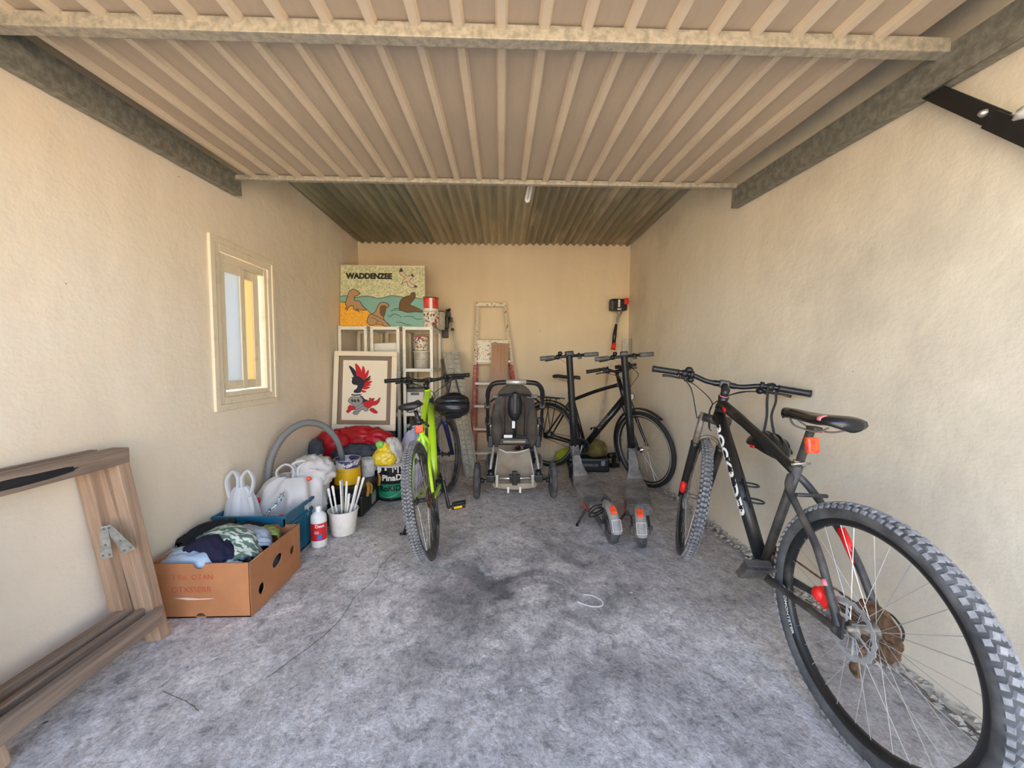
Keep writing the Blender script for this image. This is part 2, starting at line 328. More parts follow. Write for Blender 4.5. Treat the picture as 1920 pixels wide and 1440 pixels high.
def tag(o, label=None, cat=None, group=None, kind=None):
    if label: o['label'] = label
    if cat: o['category'] = cat
    if group: o['group'] = group
    if kind: o['kind'] = kind
    return o
def thing(name, label, cat, T=None, group=None):
    o = bpy.data.objects.new(name, None); COL.objects.link(o); o.empty_display_size = .05
    if T is not None: o.matrix_basis = T
    return tag(o, label, cat, group)
def TR(x=0, y=0, z=0, rz=0, rx=0, ry=0):
    return Matrix.Translation((x, y, z)) @ Matrix.Rotation(rz, 4, 'Z') @ Matrix.Rotation(ry, 4, 'Y') @ Matrix.Rotation(rx, 4, 'X')
def spline(pts, k=6, closed=False):
    pts = [V(p) if len(p) == 3 else V((p[0], p[1], 0)) for p in pts]; n = len(pts); out = []
    for i in range(n if closed else n-1):
        if closed: p0, p1, p2, p3 = pts[i-1], pts[i], pts[(i+1) % n], pts[(i+2) % n]
        else: p0, p1, p2, p3 = pts[max(i-1, 0)], pts[i], pts[i+1], pts[min(i+2, n-1)]
        for j in range(k):
            t = j/k; out.append(.5*((2*p1)+(p2-p0)*t+(2*p0-5*p1+4*p2-p3)*t*t+(3*p1-p0-3*p2+p3)*t**3))
    if not closed: out.append(pts[-1])
    return out
def ribbon(mb, pts, wd, z, T=None, th=.0006):
    """flat drawn line in the xy plane"""
    pts = [V((p[0], p[1], 0)) for p in pts]; n = len(pts); vs = []
    for i, p in enumerate(pts):
        t = (pts[min(i+1, n-1)]-pts[max(i-1, 0)]); t = t.normalized() if t.length > 1e-9 else V((1, 0, 0)); nn = V((-t.y, t.x, 0))*wd/2
        for q, h in ((p-nn, z), (p+nn, z), (p+nn, z+th), (p-nn, z+th)): vs.append((q.x, q.y, h))
    fs = []
    for i in range(n-1):
        for k in range(4):
            l = (k+1) % 4; fs.append((i*4+k, i*4+l, i*4+4+l, i*4+4+k))
    mb.add(vs, fs, T)
def text_mesh(s, size=1, off=.02, ext=.0):
    c = bpy.data.curves.new('lettering', 'FONT'); c.body = s; c.size = size; c.offset = off; c.extrude = ext; c.align_x = 'CENTER'; c.align_y = 'CENTER'; c.resolution_u = 3
    o = bpy.data.objects.new('lettering', c); COL.objects.link(o)
    dg = bpy.context.evaluated_depsgraph_get(); me = bpy.data.meshes.new_from_object(o.evaluated_get(dg)); bpy.data.objects.remove(o); bpy.data.curves.remove(c)
    return me
def text(s, size, m, parent, T, fn=None, off=.0, ext=.0004, name='lettering'):
    me = text_mesh(s, size, off, ext); me.name = name
    if fn:
        for v in me.vertices: v.co = fn(v.co)
        T = None
    me.materials.clear(); me.materials.append(m)
    o = bpy.data.objects.new(name, me); COL.objects.link(o); o.parent = parent
    if T is not None: o.matrix_basis = T
    return o
def blob(mb, c, rad, amp=.12, freq=3, seed=0, sub=3, T=None, ridged=True, flatz=None):
    """soft creased lump: cloth, bags"""
    bm = bmesh.new(); bmesh.ops.create_icosphere(bm, subdivisions=sub, radius=1)
    for v in bm.verts:
        d = v.co.copy(); p = d*freq+V((seed*7.3, seed*3.1, seed*1.7))
        n = noise.noise(p)
        if ridged: n = 1-2*abs(noise.noise(p))+.5*(.5-abs(noise.noise(p*2.3)))
        k = 1+amp*n
        v.co = V((c[0]+d.x*rad[0]*k, c[1]+d.y*rad[1]*k, c[2]+d.z*rad[2]*k))
        if flatz is not None: v.co.z = max(v.co.z, flatz)
    bm.verts.index_update()
    mb.add([v.co.copy() for v in bm.verts], [tuple(v.index for v in f.verts) for f in bm.faces], T, True); bm.free()
def drape(mb, path, wd, lift, amp, seed, th=.012, nw=10, nl=26, T=None):
    """a strip of cloth along a 3D path with folds, closed all round"""
    P = spline(path, max(2, nl//max(1, len(path)-1))); n = len(P); vs = []
    for i, p in enumerate(P):
        t = (P[min(i+1, n-1)]-P[max(i-1, 0)]).normalized(); side = t.cross(V((0, 0, 1))).normalized()
        for j in range(nw+1):
            u = j/nw*2-1; q = p+side*u*wd/2*(1+.12*noise.noise(V((i*.25, seed, 0))))
            q.z += lift*(1-u*u)+amp*(.5-abs(noise.noise(V((i*.22+seed*5, u*3.2, seed)))*2)) - (.03 if j in (0, nw) else 0)
            vs.append(q)
    m = nw+1; top = len(vs); vs += [v-V((0, 0, th)) for v in vs]
    fs = []
    for i in range(n-1):
        for j in range(nw):
            a = i*m+j; fs.append((a, a+1, a+m+1, a+m)); fs.append((top+a, top+a+m, top+a+m+1, top+a+1))
        fs.append((i*m, i*m+m, top+i*m+m, top+i*m)); b_ = i*m+nw; fs.append((b_, top+b_, top+b_+m, b_+m))
    for j in range(nw):
        fs.append((j, top+j, top+j+1, j+1)); a = (n-1)*m+j; fs.append((a, a+1, top+a+1, top+a))
    mb.add(vs, fs, T, True)

# ------------------------------------------------------------------ the setting
XL, XR, YB, ZC, Y0 = -1.585, 1.46, 4.27, 2.445, -.12
g = MB()
nx, ny = 60, 90
fv = []
for j in range(ny+1):
    for i in range(nx+1):
        x = XL-.1+(XR-XL+.2)*i/nx; y = -1.0+(YB+1.1)*j/ny
        fv.append((x, y, -.004+.004*noise.noise(V((x*1.7, y*1.7, 0)))))
g.add(fv, [(j*(nx+1)+i, j*(nx+1)+i+1, (j+1)*(nx+1)+i+1, (j+1)*(nx+1)+i) for j in range(ny) for i in range(nx)], smooth=True)
g.box((XL-.1, -1, -.2), (XR+.1, YB+.1, -.02))
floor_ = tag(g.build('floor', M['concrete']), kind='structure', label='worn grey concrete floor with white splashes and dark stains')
cr = MB()
for pts in ([(-.62, 2.2), (-.66, 2.05), (-.655, 1.9), (-.70, 1.75), (-.70, 1.6), (-.74, 1.47), (-.83, 1.30)], [(-1.15, 1.25), (-1.02, 1.2), (-.97, 1.17)]):
    q = spline(pts, 5); q = [V((p.x+.006*noise.noise(V((i*1.3, 0, 1))), p.y, 0)) for i, p in enumerate(q)]; ribbon(cr, q, .0011, -.001, th=.0014)
cr.build('crack', M['crack'], floor_)
pk = MB(); ribbon(pk, spline([(.36, 1.69), (.42, 1.655), (.47, 1.66), (.475, 1.70), (.44, 1.735), (.40, 1.745)], 6), .006, 0, th=.002)
pk.build('paint_drip', M['white'], floor_)

y1, y2, z1, z2 = 2.145, 2.655, .885, 1.785       # window hole
g = MB(); g.box((XL-.22, Y0, 0), (XL, y1, 2.6)); g.box((XL-.22, y2, 0), (XL, YB+.2, 2.6)); g.box((XL-.22, y1, 0), (XL, y2, z1)); g.box((XL-.22, y1, z2), (XL, y2, 2.6))
tag(g.build('wall_left', M['wall_l']), kind='structure', label='cream plastered side wall with the small window')
g = MB(); g.box((XR, Y0, 0), (XR+.22, YB+.2, 2.6)); wr = tag(g.build('wall_right', M['wall_r']), kind='structure', label='cream plastered side wall behind the black mountain bike')
g = MB(); g.box((XL, YB, 0), (XR, YB+.2, 2.6)); tag(g.build('wall_back', M['wall_b']), kind='structure', label='plain cream end wall behind the ladders')
g = MB(); g.box((XL-.22, Y0-.12, 2.092), (XR+.22, Y0, 2.75)); g.box((XL-.6, Y0-.12, 0), (XL-.0, Y0, 2.75)); g.box((XR, Y0-.12, 0), (XR+.6, Y0, 2.75))
tag(g.build('wall_front', M['wall_r']), kind='structure', label='front wall around the garage mouth')
# rubble along the foot of the right wall
g = MB(); rr = random.Random(3)
for i in range(620):
    y = rr.uniform(.5, 3.2); x = XR-.0-abs(rr.gauss(0, .028)); s = rr.uniform(.004, .017)
    vs = [V((sx*s*rr.uniform(.6, 1.2), sy*s*rr.uniform(.6, 1.3), sz*s*rr.uniform(.4, .8))) for sx, sy, sz in ((1, 0, 0), (-1, 0, 0), (0, 1, 0), (0, -1, 0), (0, 0, 1), (0, 0, -1))]
    g.add(vs, [(0, 2, 4), (2, 1, 4), (1, 3, 4), (3, 0, 4), (2, 0, 5), (1, 2, 5), (3, 1, 5), (0, 3, 5)], TR(x, y, rr.uniform(0, .02)+max(0, (x-1.43))*.9, rr.uniform(0, 6)))
tag(g.build('mortar_crumbs', M['mortar'], wr), kind='stuff')

# ceiling: three corrugated sheets
ceil = bpy.data.objects.new('ceiling', None); COL.objects.link(ceil); tag(ceil, kind='structure', label='roof of three corrugated zinc sheets')
def corrugated(x0, x1, y0, y1, z, th=.004, pitch=.076, amp=.013):
    n = int((x1-x0)/pitch*8); vs = []
    for i in range(n+1):
        x = x0+(x1-x0)*i/n; zz = z+amp*math.sin(2*PI*x/pitch)
        vs += [(x, y0, zz), (x, y1, zz), (x, y1, zz+th), (x, y0, zz+th)]
    fs = []
    for i in range(n):
        a = i*4
        for k in range(4): fs.append((a+k, a+(k+1) % 4, a+4+(k+1) % 4, a+4+k))
    return MB().add(vs, fs+[(0, 1, 2, 3), (n*4, n*4+3, n*4+2, n*4+1)], smooth=True)
for (a, b_, z, m, lb) in ((XL-.05, -.66, ZC+.006, 'roof_a', 'dark green-grey sheet'), (-.72, .26, ZC, 'roof_b', 'paler sheet in the middle'), (.20, XR+.05, ZC+.008, 'roof_c', 'dark sheet with a pale stain')):
    tag(corrugated(a, b_, Y0-.1, YB+.05, z).build('roof_sheet', M[m], ceil), lb)

# window
wf = bpy.data.objects.new('window_1', None); COL.objects.link(wf); tag(wf, kind='structure', label='small cream sliding window with frosted panes')
def ring(lo, hi, wd, x0, x1, mb=None):      # rectangular ring in the y-z plane
    mb = mb or MB(); (a, c), (b_, d) = lo, hi
    mb.box((x0, a, c), (x1, a+wd, d), bev=.003); mb.box((x0, b_-wd, c), (x1, b_, d), bev=.003)
    mb.box((x0, a+wd, c), (x1, b_-wd, c+wd), bev=.003); mb.box((x0, a+wd, d-wd), (x1, b_-wd, d), bev=.003); return mb
r_ = ring((2.105, .845), (2.69, 1.82), .035, XL-.002, XL+.014); ring((2.14, .88), (2.66, 1.787), .04, XL-.01, XL+.006, r_); r_.build('window_casing', M['winframe'], wf)
ring((2.18, .92), (2.62, 1.745), .028, XL-.06, XL-.004).build('window_frame', M['winframe'], wf)
def sash(a, b_, x, pane, wd, za=.958, zb=1.697, tb=.052):
    m = MB(); m.box((x-.02, a, za), (x, a+wd, zb), bev=.003); m.box((x-.02, b_-wd, za), (x, b_, zb), bev=.003); m.box((x-.02, a+wd, za), (x, b_-wd, za+tb), bev=.003); m.box((x-.02, a+wd, zb-tb), (x, b_-wd, zb), bev=.003)
    o = m.build('sash', M['winframe'], wf)
    MB().box((x-.013, a+wd-.003, za+tb-.003), (x-.008, b_-wd+.003, zb-tb+.003)).build('pane', M[pane], o); return o
sash(2.195, 2.402, XL-.008, 'frost', .040); sash(2.365, 2.572, XL-.032, 'frost_y', .055)
MB().box((XL-.050, 2.195, 1.697), (XL-.008, 2.62, 1.73)).build('window_head', M['winframe'], wf)
MB().box((XL-.21, 2.15, .86), (XL-.03, 2.65, .915)).build('window_sill', M['winframe'], wf)

# yard and neighbouring wall; the unseen facing wall is added to bounce sunlight inside
g = MB(); g.box((-16, -16, -.25), (16, -1.0, -.02)); g.box((-16, -1, -.25), (XL-.22, 16, -.02)); g.box((XR+.22, -1, -.25), (16, 16, -.02))
tag(g.build('ground', M['yard']), kind='structure', label='pale paving outside the garage')
g = MB(); g.box((-9, -9.6, 0), (9, -9.2, 2.2)); tag(g.build('wall_bounce', M['facade']), kind='structure', label='added wall across the yard bouncing sunlight into the garage')
g = MB(); g.box((-4.6, -1, 0), (-4.4, 9, 2.2)); tag(g.build('wall_neighbour', M['facade']), kind='structure', label='neighbouring boundary wall beyond the window')

# ------------------------------------------------------------------ overhead garage door (swung up under the roof)
def dz(y): return 1.952+.052*y            # underside of the side rails
gd = thing('garage_door', 'beige ribbed up-and-over metal door swung up flat overhead', 'garage door', TR(0, 0, 0))
SL = math.atan(.052)
def dT(x, y, z=0): return Matrix.Translation((x, y, dz(y)+z)) @ Matrix.Rotation(SL, 4, 'X')
yA, yB_ = -.25, 2.285; Ln = yB_-yA
sh_ = MB().box((-.066, 0, 0), (.066, Ln, .0015)).build('panel', M['door_sheet'], gd); prof = [(-.019, 0), (-.012, -.020), (.012, -.020), (.019, 0)]
rib0 = MB(); vs = [(x, y, z) for y in (0, Ln) for x, z in prof]; rib0.add(vs, [(0, 1, 5, 4), (1, 2, 6, 5), (2, 3, 7, 6), (0, 3, 2, 1), (4, 5, 6, 7), (0, 4, 7, 3)])
rb = rib0.build('rib', M['door_rib'], gd)
first = True
for k in range(-10, 12):
    x = -.13+k*.1305
    if -1.46 < x < 1.25:
        o = rb if first else rb.copy()
        if not first: COL.objects.link(o)
        o.matrix_basis = dT(x, yA, .135); 
        o2 = sh_ if first else sh_.copy()
        if not first: COL.objects.link(o2)
        o2.matrix_basis = dT(x+.065, yA, .134); first = False
for s, x in ((1, XL+.055), (-1, XR-.05)):
    m = MB(); m.box((-.004 if s > 0 else -.001, 0, 0), (.001 if s > 0 else .004, Ln+.03, .112)); m.box((-.045 if s > 0 else 0, 0, 0), (0 if s > 0 else .045, Ln+.03, .004)); m.box((-.045 if s > 0 else 0, 0, .108), (0 if s > 0 else .045, Ln+.03, .112))
    m.build('side_rail', M['galv_d'], gd, dT(x, yA, .028 if s > 0 else 0))
for y, h, zz in ((1.19, .042, .092), (2.26, .026, .108), (.16, .042, .092)):
    m = MB(); m.box((XL+.055, 0, 0), (XR-.05, .04 if h > .03 else .03, h), bev=.003); m.build('cross_rail', M['galv_l'], gd, dT(0, y, zz-.005))
# lever arm of the door
la = thing('lever_arm', 'black pivot arm bolted at the upper wall by the door rail', 'door arm')
a0, a1 = V((1.425, 1.27, 2.045)), V((1.42, .93, 1.66))
d = (a1-a0).normalized(); rot = d.to_track_quat('X', 'Z').to_matrix().to_4x4(); La = (a1-a0).length
m = MB(); m.box((0, -.004, -.023), (La*.62, .004, .023), bev=.002); m.box((La*.55, -.012, -.026), (La*1.3, .004, .020), bev=.002)
m.build('bar', M['black'], la, Matrix.Translation(a0) @ rot)
sd_ = V((-1, 0, 0))
bT = Matrix.Translation(a0+d*La*.50+V((-.006, 0, .004))) @ sd_.to_track_quat('Z', 'Y').to_matrix().to_4x4()
MB().lathe([(0, .014), (.007, .012), (.0105, .004), (.011, 0)], 16, bT).build('bolt', M['alu'], la)
m = MB(); blob(m, (1.41, .985, 1.80), (.012, .035, .016), .4, 2.5, 3, 3); m.build('paint_rag', M['white'], la)

# low-energy bulb
bT = TR(.185, 2.62, 2.275, .3, .12, .18)
bl = thing('light_bulb', 'bare white low-energy bulb hanging under the zinc roof', 'light bulb', bT)
m = MB()
for ox, oy in ((-.011, -.008), (.011, -.008), (0, .012)): m.tube(spline([(ox, oy, .045), (ox, oy, -.03), (ox*.6, oy*.6, -.048), (-ox*.2, -oy*.2, -.05)], 4), .0095, 8)
m.build('glass_tubes', M['bulb'], bl)
MB().lathe([(0, .045), (.02, .045), (.022, .06), (.017, .08), (.014, .1), (0, .1)], 16).build('bulb_base', M['white'], bl)
MB().lathe([(0, .095), (.018, .095), (.02, .13), (.008, .145), (0, .145)], 16).build('socket', M['black'], bl)
MB().tube([(0, 0, .14), (.01, -.005, .17), (.02, -.02, .2)], .003, 6).build('flex', M['black'], bl)

# ------------------------------------------------------------------ bicycles (local: x forward, y to the rider's left, z up, origin = rear tyre contact)
def bike_geo(R, wb, cs, bbh, ha, ac, ht, off, sa, stl, sh):
    P = {}; h = math.radians(ha); s = math.radians(sa)
    P['ra'] = V((0, 0, R)); P['fa'] = V((wb, 0, R)); P['bb'] = V((math.sqrt(cs**2-(R-bbh)**2), 0, bbh))
    a = V((-math.cos(h), 0, math.sin(h))); n = V((math.sin(h), 0, math.cos(h)))
    P['a'] = a; P['n'] = n; P['s0'] = P['fa']-off*n; P['crown'] = P['s0']+a*ac; P['htop'] = P['s0']+a*(ac+ht)
    sd = V((-math.cos(s), 0, math.sin(s))); P['sd'] = sd; P['st'] = P['bb']+sd*stl; P['sad'] = P['bb']+sd*sh; P['R'] = R
    return P
def arc_tube(mb, c, r, a0, a1, rad, n=24, k=8, flat=1.0, T=None, y=0):
    pts = [V((c[0]+r*math.cos(a0+(a1-a0)*i/n), y, c[2]+r*math.sin(a0+(a1-a0)*i/n))) for i in range(n+1)]
    mb.tube(pts, rad, k, T, flat=flat, up=(0, 1, 0))
def circle_tube(mb, r, rad, n=64, k=10, y=0, flat=1.0, T=None, up=(0, 1, 0)):
    mb.tube([(r*math.cos(2*PI*i/n), y, r*math.sin(2*PI*i/n)) for i in range(n)], rad, k, T, closed=True, flat=flat, up=up)

def make_wheel(name, parent, T, R, tr, rimh, nsp, mats, rotor=None, cassette=None, tread=None, rimline=None, hubw=.03, hub=None, nseg=96, cas=1.0):
    """wheel in its own frame: axle = y; the rim mesh is the part, everything else its sub-parts"""
    Rr = R-2*tr*.92; rw = tr*.62
    m = MB(); prof = [(Rr+.004, -rw), (Rr-.004, -rw*1.02), (Rr-rimh*.5, -rw*.9), (Rr-rimh, -rw*.45), (Rr-rimh, rw*.45), (Rr-rimh*.5, rw*.9), (Rr-.004, rw*1.02), (Rr+.004, rw), (Rr+.004, -rw)]
    RX = Matrix.Rotation(PI/2, 4, 'X')
    m.lathe(prof, nseg, RX); W = m.build(name, M[mats['rim']], parent, T)
    m = MB(); circle_tube(m, R-tr, tr, nseg, 14)
    tm = M[mats['tyre']]; m.build('tyre', tm, W); m = MB()
    if tread == 'knobs':
        rows = int(2*PI*R/.026)
        for i in range(rows):
            a = 2*PI*i/rows
            for j, (lat, wx, ln, h, tw) in enumerate(((-.30, .008, .009, .004, .35), (.30, .008, .009, .004, -.35), (-.95, .007, .008, .0045, 0), (.95, .007, .008, .0045, 0))):
                aa = a+(PI/rows if j > 1 else 0)
                Tm = Matrix.Rotation(-aa, 4, 'Y') @ Matrix.Translation((R-tr, 0, 0)) @ Matrix.Rotation(lat, 4, 'Z') @ Matrix.Translation((tr-.002, 0, 0)) @ Matrix.Rotation(tw, 4, 'X')
                s_ = [(0, -wx, -ln), (0, wx, -ln), (0, wx, ln), (0, -wx, ln), (h+.002, -wx*.7, -ln*.75), (h+.002, wx*.7, -ln*.75), (h+.002, wx*.7, ln*.75), (h+.002, -wx*.7, ln*.75)]
                m.add(s_, [(4, 5, 6, 7), (0, 1, 5, 4), (1, 2, 6, 5), (2, 3, 7, 6), (3, 0, 4, 7)], Tm)
    elif tread == 'chevron':
        rows = int(2*PI*R/.019)
        for i in range(rows):
            a = 2*PI*i/rows
            for lat, tw, sh_ in ((-.32, .6, 0), (.32, -.6, 0), (-.85, -.5, .5), (.85, .5, .5)):
                aa = a+sh_*2*PI/rows
                Tm = Matrix.Rotation(-aa, 4, 'Y') @ Matrix.Translation((R-tr, 0, 0)) @ Matrix.Rotation(lat, 4, 'Z') @ Matrix.Translation((tr-.001, 0, 0)) @ Matrix.Rotation(tw, 4, 'X')
                wx, ln, h = .0075, .0042, .0036
                s_ = [(0, -wx, -ln), (0, wx, -ln), (0, wx, ln), (0, -wx, ln), (h, -wx*.8, -ln*.7), (h, wx*.8, -ln*.7), (h, wx*.8, ln*.7), (h, -wx*.8, ln*.7)]
                m.add(s_, [(4, 5, 6, 7), (0, 1, 5, 4), (1, 2, 6, 5), (2, 3, 7, 6), (3, 0, 4, 7)], Tm)
    if tread: tag(m.build('tread_blocks', M['knob'], W), kind='stuff')
    if rimline:
        m = MB()
        for s in (-1, 1): circle_tube(m, Rr-.004, .0045, nseg, 6, y=s*(rw-.001))
        m.build('rim_edge', M[rimline], W)
    hr = .017
    m = MB(); m.lathe([(0, -hubw-.018), (.008, -hubw-.018), (.009, -hubw-.004), (.024, -hubw-.002), (.024, -hubw+.002), (hr*.7, -hubw+.006), (hr*.7, hubw-.006), (.024, hubw-.002), (.024, hubw+.002), (.009, hubw+.004), (.008, hubw+.018), (0, hubw+.018)], 20, RX)
    if hub: m.lathe([(hub, -hubw), (hub*1.05, 0), (hub, hubw)], 20, RX); m.lathe([(0, -hubw), (hub, -hubw)], 20, RX); m.lathe([(0, hubw), (hub, hubw)], 20, RX)
    m.build('hub', M[mats['hub']], W)
    half = nsp//2; Ri = Rr-rimh+.002
    for side in (-1, 1):
        for dr in (-1, 1):
            m = MB(); a1 = dr*.62
            p0 = V((.022, side*hubw, 0)); p0 = V((.022*math.cos(0), side*hubw, 0)); p1 = V((Ri*math.cos(a1*.42), side*rw*.2, Ri*math.sin(a1*.42)))
            m.tube([p0, p1], .0010 if R > .3 else .001, 5, caps=False); base = m.build('spoke', M['spoke'], W)
            n_ = half//2
            for k in range(n_):
                o = base if k == 0 else base.copy()
                if k: COL.objects.link(o); 
                o.parent = W
                ph = 2*PI*(k+(0 if side > 0 else .25)+(0 if dr > 0 else .5))/n_+a1*.42
                o.matrix_basis = Matrix.Rotation(ph, 4, 'Y')
    if rotor:
        side, rr_ = rotor
        m = MB(); n = 72; wv = []
        for i in range(n):
            a = 2*PI*i/n; wob = .0022*math.sin(a*18)
            for r2, yy in ((rr_+wob, 0), (rr_+wob, .002), (rr_-.014+wob, .002), (rr_-.014+wob, 0)): wv.append((r2*math.cos(a), side*(hubw+.008)+yy, r2*math.sin(a)))
        m.add(wv, [(i*4+k, i*4+(k+1) % 4, ((i+1) % n)*4+(k+1) % 4, ((i+1) % n)*4+k) for i in range(n) for k in range(4)])
        for i in range(36):
            a = 2*PI*i/36; m.tube([((rr_-.007)*math.cos(a), side*(hubw+.008)-.0006, (rr_-.007)*math.sin(a)), ((rr_-.007)*math.cos(a), side*(hubw+.008)+.0026, (rr_-.007)*math.sin(a))], .0026, 5)
        for i in range(6):
            a = 2*PI*i/6; m.tube([(.02*math.cos(a), side*(hubw+.009), .02*math.sin(a)), ((rr_-.013)*math.cos(a+.5), side*(hubw+.009), (rr_-.013)*math.sin(a+.5))], .003, 5)
        m.build('brake_disc', M['tinsteel'] if not mats.get('rotor') else M[mats['rotor']], W)
    if cassette:
        m = MB()
        for i, (rr_, z) in enumerate(((.052, .0), (.046, .006), (.039, .012), (.033, .018), (.027, .023))):
            rr_ *= cas; n = 48; poly = [((rr_+(.003 if (k % 4) < 2 else -.001))*math.cos(2*PI*k/n), (rr_+(.003 if (k % 4) < 2 else -.001))*math.sin(2*PI*k/n)) for k in range(n)]
            m.prism(poly, 0, .002, Matrix.Translation((0, -hubw-.003-z, 0)) @ RX)
        m.build('cassette', M[cassette], W)
    return W

def bar_and_controls(parent, bc, P, ST, half, rise, back, drop, m_bar, grip_len=.13, grip_m='black', levers=True, bell=True, gr=.016, lever_down=.35):
    """handlebar part in steered frame; bc = clamp centre"""
    n = P['n'] if False else V((1, 0, 0)); pts = []
    for y, x, z in ((-half, -back, rise-drop), (-half*.5, -back*.35, rise), (-half*.22, 0, 0), (0, 0, 0), (half*.22, 0, 0), (half*.5, -back*.35, rise), (half, -back, rise-drop)):
        pts.append(bc+V((x, y, z)))
    m = MB(); S_ = spline(pts, 8); m.tube(S_, [.0155 if abs((p-bc).y) < .05 else .0125 for p in S_], 12, ST, up=(0, 0, 1))
    hb = m.build('handlebar', M[m_bar], parent)
    for s in (-1, 1):
        e = bc+V((-back, s*half, rise-drop)); i_ = bc+V((-back*.35, s*half*.5, rise)); d = (i_-e).normalized()
        m = MB(); q = e-d*.002; npt = 9
        m.tube([q+d*grip_len*k/npt for k in range(npt+1)], [gr*(1.12 if k in (0, npt) else (1.02 if k % 2 else .97)) for k in range(npt+1)], 14, ST)
        m.build('grip', M[grip_m], hb)
        if levers:
            c = e+d*(grip_len+.03); m = MB(); m.tube([c-d*.014, c+d*.014], .0185, 12, ST)
            f = V((1, 0, -.55)).normalized(); b0 = c+f*.028; m.box((-.022, -.014, -.012), (.026, .014, .014), ST @ Matrix.Translation(b0) @ d.to_track_quat('X', 'Z').to_matrix().to_4x4(), bev=.005)
            l0 = b0+d*.01+f*.012; pts2 = [l0, l0-d*.03+f*.014, l0-d*.07+f*.010, l0-d*.115+f*.016]
            m.tube(spline(pts2, 4), [.0075, .0072, .007, .0065, .006, .006, .006, .006, .006, .0062, .0062, .0066, .007][:13], 8, ST, flat=.6)
            m.build('brake_lever', M['black'], hb)
            m = MB(); c2 = c+d*.035; m.tube([c2-d*.009, c2+d*.009], .0195, 12, ST); b1 = c2+V((.012, 0, -.028))
            blob(m, b1, (.024, .018, .015), .05, 2, 2, 2, ST); m.tube([b1, b1-d*.03+V((-.03, 0, -.008))], [.007, .005], 6, ST); m.build('shifter', M['black'], hb)
    if bell:
        e = bc+V((-back*.4, half*.5, rise)); m = MB(); m.lathe([(0, .038), (.012, .036), (.019, .028), (.021, .018), (.018, .014), (.006, .012), (.006, 0), (0, 0)], 16, ST @ Matrix.Translation(e)); m.build('bell', M['black'], hb)
    return hb

def saddle(parent, c, sd, m_top='glossblack', band=None, w=.068, tilt=0):
    m = MB(); prof = [(.155, .006, -.004), (.145, .017, .002), (.10, .020, .004), (.04, .026, .003), (-.02, .045, .004), (-.07, .055, .009), (-.11, w, .013), (-.135, w*.86, .010), (-.148, w*.45, .004)]
    n = 14; vs = []
    for x, hw, z in prof:
        for k in range(n):
            a = 2*PI*k/n; cy = math.cos(a); sz = math.sin(a)
            vs.append((x, hw*cy, z+(.013*sz if sz > 0 else .026*sz*(1-abs(cy)**2*.1))+(-.010*abs(cy)**3 if sz <= .2 else -.003*abs(cy)**3)))
    fs = [(i*n+k, i*n+(k+1) % n, (i+1)*n+(k+1) % n, (i+1)*n+k) for i in range(len(prof)-1) for k in range(n)]+[tuple(range(n))[::-1], tuple(range((len(prof)-1)*n, len(prof)*n))]
    Ts = Matrix.Translation(c) @ Matrix.Rotation(tilt, 4, 'Y')
    s_ = m.add(vs, fs, Ts, True).build('saddle', M[m_top], parent)
    m = MB()
    for y in (-.022, .022): m.tube(spline([(.11, y*.4, -.015), (.06, y, -.040), (-.04, y, -.042), (-.10, y*1.6, -.018)], 5), .0035, 6, Ts)
    m.build('saddle_rail', M['tinsteel'], s_)
    if band:
        m = MB(); m.tube([(-.098, w*1.0*math.cos(a)*.99, .010+.0165*math.sin(a)) for a in [PI*k/24-.25 for k in range(9)]], .009, 6, Ts, flat=.25, up=(1, 0, 0)); m.build('saddle_stripe', M[band], s_)
    return s_

